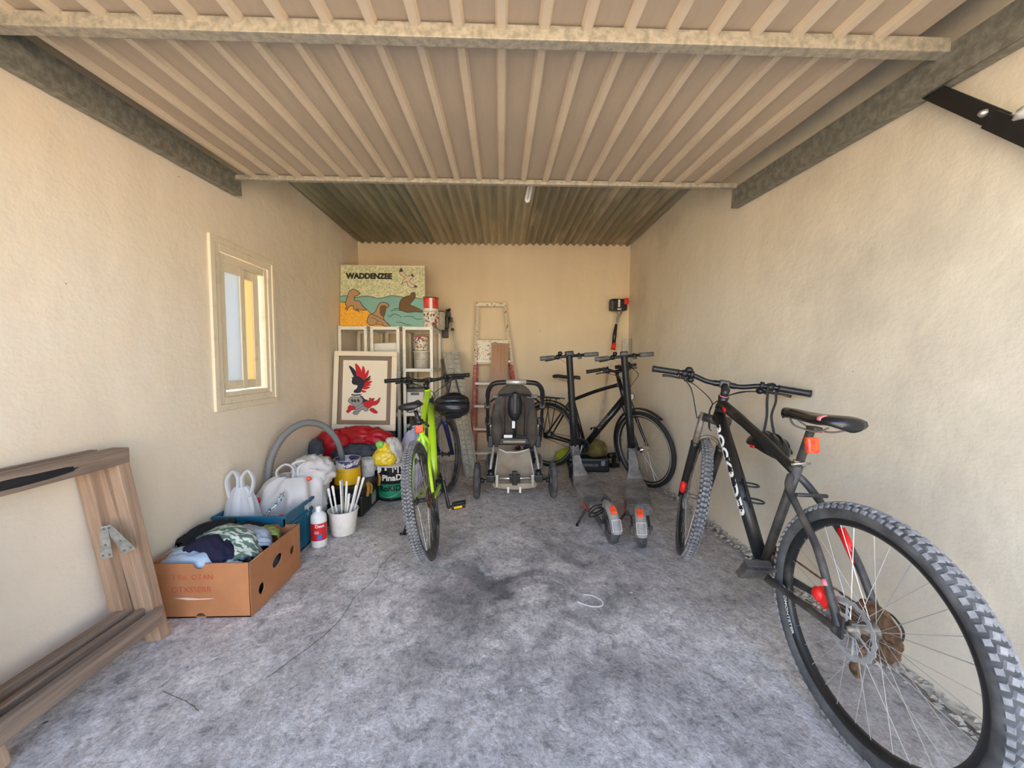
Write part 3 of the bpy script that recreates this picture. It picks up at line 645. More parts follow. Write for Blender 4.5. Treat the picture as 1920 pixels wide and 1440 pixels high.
def crankset(parent, bb, rr_, ang, arm_l=.17, pm='black', m_ring='black', ring_side=-1, arm_m='black', pq=.055, pedal_band=None, ptilt=0):
    m = MB(); RX = Matrix.Translation(bb) @ Matrix.Rotation(PI/2, 4, 'X')
    m.lathe([(0, -.045), (.02, -.045), (.022, 0), (.02, .045), (0, .045)], 18, RX)
    yk = .043
    for r2, yy in ((rr_, yk), (rr_*.78, yk-.008)):
        n = 64; poly = [((r2+(.002 if (k % 2) else -.0015))*math.cos(2*PI*k/n), (r2+(.002 if (k % 2) else -.0015))*math.sin(2*PI*k/n)) for k in range(n)]
        inner = [(p[0]*.74, p[1]*.74) for p in poly]
        vs = [(p[0], p[1], yy) for p in poly]+[(p[0], p[1], yy) for p in inner]+[(p[0], p[1], yy+.003) for p in poly]+[(p[0], p[1], yy+.003) for p in inner]
        fs = []
        for k in range(n):
            l = (k+1) % n; fs += [(k, l, n+l, n+k), (2*n+k, 3*n+k, 3*n+l, 2*n+l), (k, 2*n+k, 2*n+l, l), (n+k, n+l, 3*n+l, 3*n+k)]
        m.add(vs, fs, RX)
    for k in range(4):
        a = PI/4+k*PI/2; m.tube([(0, 0, yk), (rr_*.8*math.cos(a), rr_*.8*math.sin(a), yk)], [.012, .007], 8, RX, flat=.5)
    cs_ = m.build('crankset', M[m_ring], parent)
    for s in (1, -1):
        a = ang+(0 if s > 0 else PI); dr = V((math.cos(a), 0, math.sin(a)))
        p0 = bb+V((0, s*.058, 0)); p1 = bb+dr*arm_l+V((0, s*.072, 0))
        m = MB(); m.tube([p0-dr*.012, p0, p0+(p1-p0)*.5, p1, p1+dr*.012], [.012, .016, .011, .013, .008], 10, flat=.6, up=(0, 1, 0)); m.build('crank_arm', M[arm_m], cs_)
        m = MB(); q = p1+V((0, s*.01, 0)); m.tube([q, q+V((0, s*.10, 0))], .006, 8)
        TP = Matrix.Translation(q) @ Matrix.Rotation(ptilt, 4, 'Y') @ Matrix.Translation(-q)
        for xx in (-.036, .036): m.box((q.x+xx-.007, min(q.y+s*.015, q.y+s*.105), q.z-.013), (q.x+xx+.007, max(q.y+s*.015, q.y+s*.105), q.z+.013), TP, bev=.003)
        for yy in (.018, .058, .098): m.box((q.x-.04, q.y+s*yy-.006, q.z-.012), (q.x+.04, q.y+s*yy+.006, q.z+.012), TP, bev=.002)
        m.box((q.x-.018, min(q.y+s*.02, q.y+s*.1), q.z-.017), (q.x+.018, max(q.y+s*.02, q.y+s*.1), q.z+.017), TP, bev=.004)
        pd = m.build('pedal', M[pm], cs_)
        if pedal_band:
            m = MB(); m.box((q.x-.0445, min(q.y+s*.03, q.y+s*.085), q.z-.007), (q.x-.0425, max(q.y+s*.03, q.y+s*.085), q.z+.007)); m.build('pedal_reflector', M[pedal_band], cs_)
    return cs_
def chain(parent, bb, ra, r1, r2, m_='rust', y=-.045):
    d = V((ra.x-bb.x, 0, ra.z-bb.z)); L = d.length; th = math.atan2(d.z, d.x); be = math.acos((r1-r2)/L)
    pts = []
    for c, r, s0, s1 in ((bb, r1, th+be, th-be+2*PI), ):
        for k in range(25): a = s0+(s1-s0)*k/24; pts.append(V((c.x+r*math.cos(a), y, c.z+r*math.sin(a))))
    for k in range(13): a = th-be+2*be*k/12; pts.append(V((ra.x+r2*math.cos(a), y, ra.z+r2*math.sin(a))))
    # resample into links
    tot = 0; res = []; n = len(pts); step = .0127
    acc = 0
    for i in range(n):
        a, b_ = pts[i], pts[(i+1) % n]; l = (b_-a).length
        while acc < l: res.append(a+(b_-a)*(acc/l)); acc += step
        acc -= l
    m = MB()
    for i in range(len(res)-1):
        dd = (res[i+1]-res[i]).normalized(); m.tube([res[i]-dd*.001, res[i+1]+dd*.001], .0045 if i % 2 else .0036, 6, flat=.8, up=(0, 1, 0))
    return m.build('chain', M[m_], parent)
def derailleur(parent, ra, m_='black', y=-.052, hang=.13):
    m = MB(); a = ra+V((.005, y, -.02)); b_ = ra+V((.035, y, -.055)); c = b_+V((.03, 0, -hang*.75))
    blob(m, a, (.018, .012, .022), .1, 2, 4, 2); m.tube([a, b_], .010, 8); m.tube([b_, c], .009, 8, flat=.5, up=(0, 1, 0))
    for q in (b_, c):
        m.lathe([(.012, -.004), (.021, -.002), (.021, .002), (.012, .004), (0, .004)], 12, Matrix.Translation(q) @ Matrix.Rotation(PI/2, 4, 'X'))
    dd_ = m.build('rear_derailleur', M[m_], parent); m = MB(); m.tube(spline([ra+V((-.005, y, -.03)), ra+V((-.05, y, .0)), ra+V((-.058, y, .04)), ra+V((-.03, y+.005, .066)), ra+V((.01, y+.008, .062))], 6), .0028, 6); m.build('shift_cable', M['rubber'], dd_)
    return dd_
def helmet(name, label, c, rad, rz, group=None, T=None, strap=None, m_='glossblack', rx=0):
    """vented helmet: stretched dome with ridge ribs; strap = points it hangs from"""
    t = thing(name, label, 'helmet', T if T is not None else TR(c[0], c[1], c[2], rz, rx), group)
    m = MB(); nu, nv = 56, 22; vs = []
    for i in range(nv+1):
        ph = PI*.60*i/nv
        for k in range(nu):
            a = 2*PI*k/nu; y_ = math.sin(ph)*math.sin(a); x_ = math.sin(ph)*math.cos(a)
            gro = .11*(abs(math.sin(y_*3.6+.5*abs(x_)*y_))**.6)*(1 if x_ < .85 else .3)
            rr_ = 1+gro-.06
            vs.append((rad*(1.35 if x_ < 0 else 1.18)*rr_*x_, rad*.95*rr_*y_*(1-.12*max(0, -x_)), rad*.80*rr_*math.cos(ph)))
    fs = [(i*nu+k, (i+1)*nu+k, (i+1)*nu+(k+1) % nu, i*nu+(k+1) % nu) for i in range(nv) for k in range(nu)]
    fs.append(tuple(nv*nu+k for k in range(nu)))
    m.add(vs, fs, smooth=True).build('shell', M[m_], t)
    for yy in (-.80, -.40, 0, .40, .80):
        m = MB(); pts = []
        for k in range(15):
            x = (k/14*2-1)*math.sqrt(1-yy*yy)*.80; z = math.sqrt(max(0, 1-yy*yy-x*x)); pts.append((rad*(1.35 if x < 0 else 1.18)*1.005*x, rad*.95*1.005*yy, rad*.81*z+.002))
        m.tube(pts, [.002]+[.0055]*13+[.002], 6, flat=.5); m.build('ridge', M['black'], t)
    return t

def mtb():
    P = bike_geo(.352, 1.098, .44, .302, 69.5, .535, .125, .045, 73, .487, .6626)
    T = TR(1.035, 1.0134, 0, PI/2-.046) @ Matrix.Rotation(.0434, 4, 'X')
    t = thing('mountain_bike', 'large matt black mountain bike with white lettering leaning on the right wall', 'bicycle', T)
    bb, st, ra, ht, a, nn = P['bb'], P['st'], P['ra'], P['htop'], P['a'], P['n']; hb = P['crown']
    m = MB(); m.tube([hb-a*.004, hb+a*.02, ht-a*.02, ht+a*.004], [.027, .023, .021, .025], 16)
    d0, d1 = hb+a*.035, bb+V((.012, 0, .012)); m.tube([d0, d0+(d1-d0)*.5, d1], [.027, .030, .026], 16)
    t0 = ht-a*.035; t1 = st-P['sd']*.045; m.tube(spline([t0, t0+(t1-t0)*.5+V((0, 0, .008)), t1], 5), [.024]*4+[.021]*4+[.018]*3, 16)
    fr = m.build('frame', M['mtb_frame'], t)
    m = MB(); m.tube([bb, st], .0165, 14); m.tube([bb+V((0, -.037, 0)), bb+V((0, .037, 0))], .024, 16)
    dl, dr_ = ra+V((.008, .064, .0)), ra+V((.008, -.064, .0))
    for q, s in ((dl, 1), (dr_, -1)):
        m.tube(spline([st-P['sd']*.06+V((0, s*.014, 0)), st-P['sd']*.09+V((-.05, s*.042, -.02)), ra+V((.125, s*.054, .185)), ra+V((.04, s*.062, .055)), q], 6), [.013]*8+[.0115]*17, 12)
        m.tube(spline([bb+V((-.02, s*.03, 0)), bb+V((-.09, s*.045, -.004)), ra+V((.10, s*.062, -.02)), q+V((0, 0, -.012))], 6), [.014]*8+[.0115]*11, 12)
        m.box((q.x-.016, q.y-.004, q.z-.03), (q.x+.024, q.y+.004, q.z+.035), bev=.003)
    sy = ra+V((.228, 0, .315)); m.tube([sy+V((0, -.052, 0)), sy+V((0, .052, 0))], .007, 8)
    m.build('rear_triangle', M['mtb_dirty'], t)
    # lettering wrapped round the down tube's left flank
    du = (d1-d0).normalized(); side = V((0, 1, 0)); under = du.cross(side).normalized()
    if under.z > 0: under = -under
    phi0 = math.radians(6)
    def wrap(s0, r):
        def f(p):
            u, v = p.x*1.45, p.y; ax = d0+du*(s0+u); an = phi0-v/r   # top of letters toward the rider
            rad_ = r+.0012+p.z
            return ax+side*math.cos(an)*rad_+under*math.sin(an)*rad_
        return f
    me = text('ROCKRIDER', .056, M['white'], fr, None, wrap((d1-d0).length*.43, .0298), off=.0020, ext=.0006)
    sc_ = .046
    # red and pink accents
    m = MB(); p = t0+(t1-t0)*.09; m.tube([p, p+(t1-t0)*.07], .0246, 16); m.build('red_flash', M['red'], fr)
    m = MB(); q0_ = ra+V((.075, -.0585, .23)); m.tube([ra+V((.160, -.049, .232)), ra+V((.100, -.0565, .147))], .0130, 10); m.build('red_stay_decal', M['red'], fr)
    m = MB(); m.tube([ra+V((.072, .0597, .105)), ra+V((.062, .0605, .089))], .0130, 10); m.build('pink_stay_decal', M['pink'], fr)
    # bottle cage
    bc0 = d0+(d1-d0)*.60-under*.03; m = MB(); dz_ = -under
    m.tube([bc0-du*.06, bc0+du*.07], .006, 8, flat=.6)
    for k in (0, 1):
        c = bc0+du*(.05-.07*k)+dz_*.037
        m.tube([c+side*.035*math.cos(x)+dz_*.035*math.sin(x)+du*.02*(1-math.cos(x*.5))*0+du*(.022*math.sin(x)) for x in [2*PI*i/24 for i in range(24)]], .0038, 7, closed=True)
    m.build('bottle_cage', M['black'], t)
    # seatpost, saddle, clamp, rear light
    m = MB(); m.tube([st-P['sd']*.02, P['sad']-P['sd']*.045], .0135, 12); m.box((-.02, -.015, -.05), (.02, .015, -.03), Matrix.Translation(P['sad']), bev=.004); m.build('seatpost', M['mtb_dirty'], t)
    m = MB(); m.tube([st-P['sd']*.012, st+P['sd']*.008], .0205, 14); m.tube([st+V((-.02, -.02, 0)), st+V((-.03, .025, 0)), st+V((-.02, .045, -.008))], .005, 8); m.build('seat_clamp', M['chrome'], t)
    saddle(t, P['sad']+V((0, 0, 0)), P['sd'], 'glossblack', 'pink', tilt=-.03)
    lp = st+P['sd']*.075+V((-.03, .004, 0)); m = MB(); m.box((-.012, -.02, -.028), (.010, .02, .028), TR(*lp, ry=.2), bev=.007); rl = m.build('rear_light', M['reflector'], t)
    m = MB(); m.tube([lp+V((.01, 0, 0)), lp+V((.03, 0, 0))], .008, 8); m.build('light_bracket', M['black'], rl)
    RXa = Matrix.Translation(ra)
    make_wheel('rear_wheel', t, RXa @ Matrix.Rotation(.2, 4, 'Y'), .352, .0265, .019, 32, dict(rim='mtb_frame', tyre='dusty', hub='tan', rotor='grey'), rotor=(1, .082), cassette='rust', tread='knobs', nseg=120, cas=1.5)
    # rim lettering on the left flank
    W = [ch for ch in t.children if ch.name.startswith('rear_wheel')][0]
    def rimw(p):
        ang = math.radians(-24)+.2-p.x*1.2/.296; q = .296-p.y
        return V((q*math.cos(ang), .0180+p.z, q*math.sin(ang)))
    text('ALLOMONTSTER', .017, M['white'], W, None, rimw, off=.0003, ext=.0003, name='rim_lettering')
    # caliper + derailleur + cranks + chain
    m = MB(); cp = ra+V((.075, .052, .045)); m.box((-.026, -.014, -.02), (.026, .016, .022), TR(*cp, ry=-.5), bev=.006); blob(m, cp+V((.012, .014, .004)), (.02, .012, .02), .15, 3, 1, 2); m.build('brake_calliper', M['red'], t)
    crankset(t, bb, .082, math.radians(158), pm='mtb_dirty', m_ring='rust', arm_m='mtb_dirty', ptilt=1.0)
    chain(t, bb, ra, .08, .03); derailleur(t, ra, 'rust', hang=.16)
    # steered front end
    ang = -.3488; s0 = P['s0']; ST = Matrix.Translation(s0) @ Matrix.Rotation(ang, 4, a) @ Matrix.Translation(-s0)
    fa = P['fa']
    make_wheel('front_wheel', t, ST @ Matrix.Translation(fa), .352, .0265, .019, 32, dict(rim='mtb_frame', tyre='dusty', hub='tan', rotor='grey'), rotor=(1, .08), tread='knobs')
    off = P['n']*.045; ft = P['crown']-a*.012
    m = MB(); m.tube([ft+V((0, -.062, 0))+off*.5, ft+off*.1, ft+V((0, .062, 0))+off*.5], [.021, .024, .021], 12, ST); m.tube([ft, ft+a*.02], .024, 12, ST)
    fk = m.build('fork', M['mtb_dirty'], t)
    for s in (1, -1):
        top = ft+off*.9+V((0, s*.062, 0)); low = fa+V((0, s*.062, 0))-P['n']*.008
        m = MB(); m.tube([top+a*.012, top-a*.20], .0155, 12, ST); m.build('stanchion', M['tan'], fk)
        m = MB(); dd = (low-top).normalized(); m.tube([top+dd*.165, top+dd*.19, low-dd*.05, low+dd*.015], [.0235, .0215, .019, .015], 12, ST); m.box((-.016, -.008, -.022), (.016, .008, .022), ST @ Matrix.Translation(low), bev=.004); m.build('fork_lower', M['mtb_frame'], fk)
        if s < 0:
            m = MB(); q = low-dd*.035; m.box((-.021, -.012, -.022), (-.0185, .012, .022), ST @ Matrix.Translation(q)); m.build('fork_sticker', M['grey'], fk)
    m = MB(); q = [ft+off*.9+V((0, y_, 0))-a*.18+V((.01, 0, 0))+V((0, 0, z_)) for y_, z_ in ((-.06, 0), (-.045, .035), (0, .055), (.045, .035), (.06, 0))]; m.tube(spline(q, 4), .009, 8, ST, flat=1.3); m.build('fork_arch', M['tan'], fk)
    m = MB(); cq = fa+V((-.045, .066, .055)); blob(m, cq, (.03, .017, .036), .15, 3, 5, 2, ST); m.build('brake_calliper', M['red'], t)
    # stem + bars
    bc = ht+a*.032+P['n']*.065+V((0, 0, .012))
    m = MB(); m.tube([ht, ht+a*.045], .0195, 14, ST); m.tube([ht+a*.026, bc], [.018, .017], 12, ST); m.box((-.022, -.024, -.02), (.018, .024, .02), ST @ Matrix.Translation(bc), bev=.006); sm_ = m.build('stem', M['mtb_frame'], t)
    m = MB(); m.tube([ht+a*.005, ht+a*.010], .0205, 14, ST); m.build('red_spacer', M['pink'], sm_)
    bar_and_controls(t, bc, P, ST, .352, .022, .045, .002, 'black_paint')
    # cables
    m = MB()
    L_ = [ST @ (bc+V((.015, .20, -.005))), ST @ (bc+V((.09, .12, -.03))), ST @ (bc+V((.07, .03, -.10))), hb+a*.03+V((.03, .03, 0)), hb+V((0, .034, -.05))]
    m.tube(spline(L_, 8), .0026, 6)
    L_ = [ST @ (bc+V((.015, .19, -.005))), ST @ (bc+V((.12, .13, -.06))), ST @ (bc+V((.10, .08, -.2))), ST @ (ft+off+V((.02, .075, -.03))), ST @ (fa+V((-.02, .075, .10)))]
    m.tube(spline(L_, 8), .0026, 6)
    L_ = [ST @ (bc+V((.015, -.20, -.005))), ST @ (bc+V((.08, -.12, -.02))), ST @ (bc+V((.06, -.02, -.07))), ht+V((.01, .03, -.06)), t0+(t1-t0)*.2+V((0, .026, 0))]
    m.tube(spline(L_, 8), .0026, 6)
    L_ = [ST @ (bc+V((.015, -.19, -.005))), ST @ (bc+V((.11, -.09, -.03))), ST @ (bc+V((.09, .02, -.12))), hb+V((.04, .02, -.04)), hb+V((-.01, .032, -.06))]
    m.tube(spline(L_, 8), .0026, 6)
    m.build('cables', M['rubber'], t)
    return t, T, ST, bc, P
MT = mtb()
# helmet hanging from its right grip
t, T, ST, bc, P = MT
hp = T @ (ST @ (bc+V((-.03, -.20, .015))))
hc = V((hp.x+.0, hp.y+.015, .700))
h1 = helmet('helmet', 'black bicycle helmet hanging by its straps from the black mountain bike on the right', (hc.x, hc.y, hc.z), .098, 1.3, rx=.5)
Ti = h1.matrix_basis.inverted(); m = MB()
for s in (-1, 1): m.tube(spline([hp+V((s*.018, 0, .012)), hp+V((s*.022, 0, -.06)), hc+V((s*.012+.01, .01, .16)), hc+V((s*.03+.005, .0, .06))], 5), .007, 6, Ti, flat=.25, up=(1, 0, 0))
m.tube([hp+V((.018*math.cos(x), 0, .012+.016*math.sin(x))) for x in [PI*k/6 for k in range(7)]], .006, 6, Ti, flat=.3)
m.build('strap', M['rubber'], h1)
m = MB(); m.box((-.004, -.012, -.006), (.004, .012, .006), Ti @ TR(hc.x-.098, hc.y-.03, hc.z+.02)); m.build('rear_badge', M['red'], h1)

# ---- green mountain bike, seen from behind
def green_bike():
    P = bike_geo(.3414, 1.085, .435, .297, 70, .49, .155, .045, 73, .42, .60)
    T = TR(-.390, 2.115, 0, PI/2+.035) @ Matrix.Rotation(-.172, 4, 'X')
    t = thing('mountain_bike', 'lime green mountain bike with black handlebar standing on its kickstand mid-floor', 'bicycle', T)
    bb, st, ra, ht, a = P['bb'], P['st'], P['ra'], P['htop'], P['a']; hb = P['crown']
    m = MB(); m.tube([hb, ht], .024, 14)
    m.tube([hb+a*.03, hb+a*.03+(bb-hb-a*.03)*.5, bb], [.027, .030, .024], 14)
    m.tube(spline([ht-a*.03, (ht+st)/2+V((0, 0, -.02)), st-P['sd']*.04], 5), [.023]*6+[.018]*5, 14); m.tube([bb+P['sd']*.01, st], .017, 12)
    for s in (1, -1):
        m.tube(spline([st-P['sd']*.05+V((0, s*.014, 0)), st-P['sd']*.08+V((-.05, s*.04, -.02)), ra+V((.12, s*.052, .17)), ra+V((.01, s*.062, 0))], 6), .010, 10)
        m.tube(spline([bb+V((-.02, s*.03, 0)), bb+V((-.09, s*.045, 0)), ra+V((.01, s*.062, -.005))], 6), .011, 10)
    fr = m.build('frame', M['lime'], t)
    m = MB(); q = ht-a*.11; dd = (bb-hb).normalized(); c = hb+a*.03+dd*.05; m.box((-.034, -.0315, -.05), (.034, .0315, .03), Matrix.Translation(ht-a*.10) @ a.to_track_quat('Z', 'Y').to_matrix().to_4x4() @ Matrix.Scale(.86, 4), bev=.008); m.build('dark_decal', M['navy'], fr)
    m = MB(); m.tube([bb+V((0, -.038, 0)), bb+V((0, .038, 0))], .025, 14)
    for s in (1, -1): m.box((-.03, s*.066-.004, -.03), (.03, s*.066+.004, .03), Matrix.Translation(ra), bev=.003)
    m.build('bottom_bracket', M['black'], t)
    m = MB(); m.tube([st-P['sd']*.02, P['sad']-P['sd']*.045], .0135, 12); m.tube([st-P['sd']*.012, st+P['sd']*.008], .021, 12); m.build('seatpost', M['black'], t)
    saddle(t, P['sad'], P['sd'], 'black', None, w=.078)
    rp = st+P['sd']*.012+V((-.03, 0, 0)); m = MB(); m.box((-.008, -.024, -.024), (.006, .024, .024), TR(*rp), bev=.005); m.build('rear_reflector', M['reflector'], t)
    m = MB(); q = st+P['sd']*.055; m.tube([q+V((0, -.028, 0)), q+V((0, .028, 0))], .016, 10)
    for s in (-1, 1): m.tube(spline([q+V((-.01, s*.02, 0)), q+V((-.03, s*.045, -.01)), q+V((-.02, s*.06, -.035))], 4), .009, 8)
    m.build('post_clamp_lock', M['black'], t)
    make_wheel('rear_wheel', t, Matrix.Translation(ra), .3414, .028, .02, 32, dict(rim='mtb_dirty', tyre='dusty', hub='black'), cassette='rust', tread='chevron', rimline=None, nseg=80)
    crankset(t, bb, .075, math.radians(78), pm='black', m_ring='black', pedal_band='yellow')
    chain(t, bb, ra, .073, .03, 'rust'); derailleur(t, ra, 'black', hang=.15)
    k0 = V((.13, .065, .31)); k1 = V((.27, .190, .11)); k2 = V((.30, .224, .045)); m = MB(); m.tube([k0, k1], .010, 8); m.tube([k1, k2], .0125, 8); m.tube([k2, k2+V((-.0, .03, .004))], .009, 6); m.build('kickstand', M['black'], t)
    ang = -.258; s0 = P['s0']; ST = Matrix.Translation(s0) @ Matrix.Rotation(ang, 4, a) @ Matrix.Translation(-s0); fa = P['fa']
    make_wheel('front_wheel', t, ST @ Matrix.Translation(fa), .3414, .027, .02, 32, dict(rim='mtb_dirty', tyre='dusty', hub='black'), tread='chevron', nseg=80)
    off = P['n']*.045; ft = P['crown']-a*.012
    m = MB(); m.tube([ft+V((0, -.062, 0))+off*.5, ft+off*.1, ft+V((0, .062, 0))+off*.5], [.021, .024, .021], 12, ST); fk = m.build('fork', M['black'], t)
    for s in (1, -1):
        top = ft+off*.9+V((0, s*.062, 0)); low = fa+V((0, s*.062, 0)); dd = (low-top).normalized()
        m = MB(); m.tube([top+a*.01, top-a*.18], .0145, 10, ST); m.build('stanchion', M['tan'], fk)
        m = MB(); m.tube([top+dd*.15, top+dd*.18, low], [.023, .021, .017], 12, ST); m.build('fork_lower', M['navy'], fk)
    bc = ht+a*.035+P['n']*.06+V((0, 0, .012))
    m = MB(); m.tube([ht, ht+a*.045], .0195, 14, ST); m.tube([ht+a*.026, bc], [.018, .017], 12, ST); m.box((-.022, -.024, -.02), (.018, .024, .02), ST @ Matrix.Translation(bc), bev=.006); m.build('stem', M['black'], t)
    bar_and_controls(t, bc, P, ST, .346, .018, .04, .0, 'black_paint', bell=False)
    m = MB()
    for s in (1, -1):
        for kx in (.19, .215):
            m.tube(spline([ST @ (bc+V((.015, s*kx, -.005))), ST @ (bc+V((.10, s*.11, -.05))), ST @ (bc+V((.08, -s*.01, -.13))), hb+V((-.02, s*.035, -.02)), hb+V((-.10, s*.036, -.09))], 7), .0026, 6)
    m.build('cables', M['rubber'], t)
    return t, T, ST, bc, P
t, T, ST, bc, P = green_bike()
hp = T @ (ST @ (bc+V((-.03, -.22, .015))))
hc = V((hp.x+.010, hp.y-.07, .80))
h2 = helmet('helmet', 'glossy black bicycle helmet hanging from the lime green bike handlebar', (hc.x, hc.y, hc.z), .108, -.15, rx=-.35)
h2.matrix_basis = TR(hc.x, hc.y, hc.z, .15, 1.15, .0)
Ti = h2.matrix_basis.inverted(); m = MB()
for s in (-1, 1): m.tube(spline([hp+V((s*.015, 0, .012)), hp+V((s*.022, 0, -.04)), hc+V((s*.05, .03, .06)), hc+V((s*.08, .03, .0))], 5), .006, 6, Ti, flat=.3, up=(1, 0, 0))
m.tube([hp+V((.015*math.cos(x), 0, .012+.016*math.sin(x))) for x in [PI*k/6 for k in range(7)]], .006, 6, Ti, flat=.3)
m.build('strap', M['rubber'], h2)

# ---- black city bike
def city_bike():
    P = bike_geo(.348, 1.05, .45, .29, 70, .455, .225, .045, 71, .56, .73)
    T = TR(.505, 4.00, 0, PI/2-2.288) @ Matrix.Rotation(-.0428, 4, 'X')
    t = thing('city_bike', 'black city bike with headlight and mudguards parked across the back corner', 'bicycle', T)
    bb, st, ra, ht, a = P['bb'], P['st'], P['ra'], P['htop'], P['a']; hb = P['crown']
    m = MB(); m.tube([hb-a*.01, ht], .021, 14); m.tube([hb+a*.035, bb], [.035, .031], 14)
    m.tube(spline([ht-a*.05, (ht-a*.05+st-P['sd']*.08)/2+V((0, 0, .012)), st-P['sd']*.08], 5), .018, 12); m.tube([bb, st], .017, 12)
    m.tube([bb+V((0, -.036, 0)), bb+V((0, .036, 0))], .026, 14)
    for s in (1, -1):
        m.tube([st-P['sd']*.06+V((0, s*.015, 0)), ra+V((.01, s*.062, 0))], .009, 10); m.tube([bb+V((-.02, s*.03, 0)), ra+V((.01, s*.062, -.01))], .011, 10)
        m.box((-.02, s*.064-.004, -.028), (.03, s*.064+.004, .028), Matrix.Translation(ra), bev=.003)
    fr = m.build('frame', M['black_paint'], t)
    du = (bb-hb-a*.035).normalized(); sd = V((0, -1, 0)); upv = sd.cross(du).normalized()
    if upv.z < 0: upv = -upv
    dn = hb+a*.035; L = (bb-dn).length
    # maker's lettering on the down tube, reading upwards
    rr = .0335
    text('SCHOPPER', .035, M['grey'], fr, None, lambda p: dn+du*(L*.48-p.x)+(sd*math.cos(p.y/rr)+upv*math.sin(p.y/rr))*(rr+.001+p.z), ext=.0004)
    m = MB(); m.tube([st-P['sd']*.02, P['sad']-P['sd']*.045], .0135, 12); m.build('seatpost', M['black'], t)
    saddle(t, P['sad'], P['sd'], 'black', None, w=.085)
    make_wheel('rear_wheel', t, Matrix.Translation(ra), .348, .019, .02, 32, dict(rim='black', tyre='rubber', hub='black'), rimline='galv_l', cassette='tinsteel')
    crankset(t, bb, .075, math.radians(75), pm='black', arm_m='alu', m_ring='black')
    chain(t, bb, ra, .073, .033, 'greydk')
    m = MB(); arc_tube(m, (ra.x, 0, ra.z), .372, -.25, 3.4, .024, 30, 8, flat=.35); m.build('rear_mudguard', M['black'], t)
    m = MB()
    for s in (1, -1):
        m.tube(spline([ra+V((.16, s*.05, .40)), ra+V((-.10, s*.06, .405)), ra+V((-.20, s*.03, .40))], 5), .005, 6); m.tube([ra+V((-.02, s*.066, .02)), ra+V((-.08, s*.06, .40))], .005, 6); m.tube([ra+V((-.02, s*.066, .02)), ra+V((.05, s*.06, .40))], .005, 6)
    for x in (.14, .06, -.02, -.10, -.17): m.tube([ra+V((x, -.052, .404)), ra+V((x, .052, .404))], .005, 6)
    m.box((-.22, -.035, .375), (-.20, .035, .41), Matrix.Translation(ra), bev=.004); m.build('luggage_rack', M['black'], t)
    m = MB(); k1 = V((-.0, .16, .03)); m.tube([bb+V((-.08, .03, -.02)), bb+V((-.10, .16, -.26))], .009, 8); m.build('kickstand', M['black'], t)
    ang = -.45; s0 = P['s0']; ST = Matrix.Translation(s0) @ Matrix.Rotation(ang, 4, a) @ Matrix.Translation(-s0); fa = P['fa']
    make_wheel('front_wheel', t, ST @ Matrix.Translation(fa), .348, .019, .02, 32, dict(rim='black', tyre='rubber', hub='chrome'), rimline='galv_l', hub=.03)
    off = P['n']*.045; ft = hb-a*.012
    m = MB(); m.tube([ft+V((0, -.05, 0))+off*.3, ft+off*.1, ft+V((0, .05, 0))+off*.3], [.018, .022, .018], 12, ST)
    for s in (1, -1): m.tube(spline([ft+V((0, s*.05, 0))+off*.3, ft-a*.2+V((0, s*.052, 0))+off*.45, fa+V((0, s*.056, 0))], 6), [.016]*6+[.013]*7, 10, ST)
    fk = m.build('fork', M['black_paint'], t)
    m = MB(); arc_tube(m, (0, 0, 0), .372, .95, 3.7, .023, 30, 8, flat=.35, T=ST @ Matrix.Translation(fa)); m.build('front_mudguard', M['black'], t)
    hl = ft+a*.05+V((.085, 0, .02)); m = MB(); m.lathe([(0, -.04), (.018, -.035), (.034, .0), (.036, .012), (.03, .014)], 18, ST @ Matrix.Translation(hl) @ Matrix.Rotation(PI/2, 4, 'Y')); m.tube([hl+V((-.03, 0, 0)), ft+a*.02], .006, 6, ST); hh = m.build('headlight', M['black'], t)
    MB().lathe([(0, .020), (.02, .018), (.031, .0125), (.031, .008), (0, .008)], 18, ST @ Matrix.Translation(hl) @ Matrix.Rotation(PI/2, 4, 'Y')).build('lens', M['clear'], hh)
    bc = ht+a*.07+P['n']*.05
    m = MB(); m.tube([ht, ht+a*.075], .0165, 12, ST); m.tube([ht+a*.06, bc], .016, 12, ST); m.build('stem', M['black'], t)
    bar_and_controls(t, bc, P, ST, .30, .03, .11, .01, 'black_paint', gr=.017)
    m = MB(); m.box((-.02, -.045, .02), (.07, .045, .055), ST @ Matrix.Translation(bc), bev=.01); m.build('handlebar_pouch', M['black'], t)
    m = MB()
    for s in (1, -1): m.tube(spline([ST @ (bc+V((-.01, s*.17, 0))), ST @ (bc+V((.13, s*.10, -.05))), ST @ (bc+V((.10, s*.02, -.16))), hb+V((.03, s*.02, .02))], 7), .0028, 6)
    m.build('cables', M['rubber'], t)
    return t
city_bike()

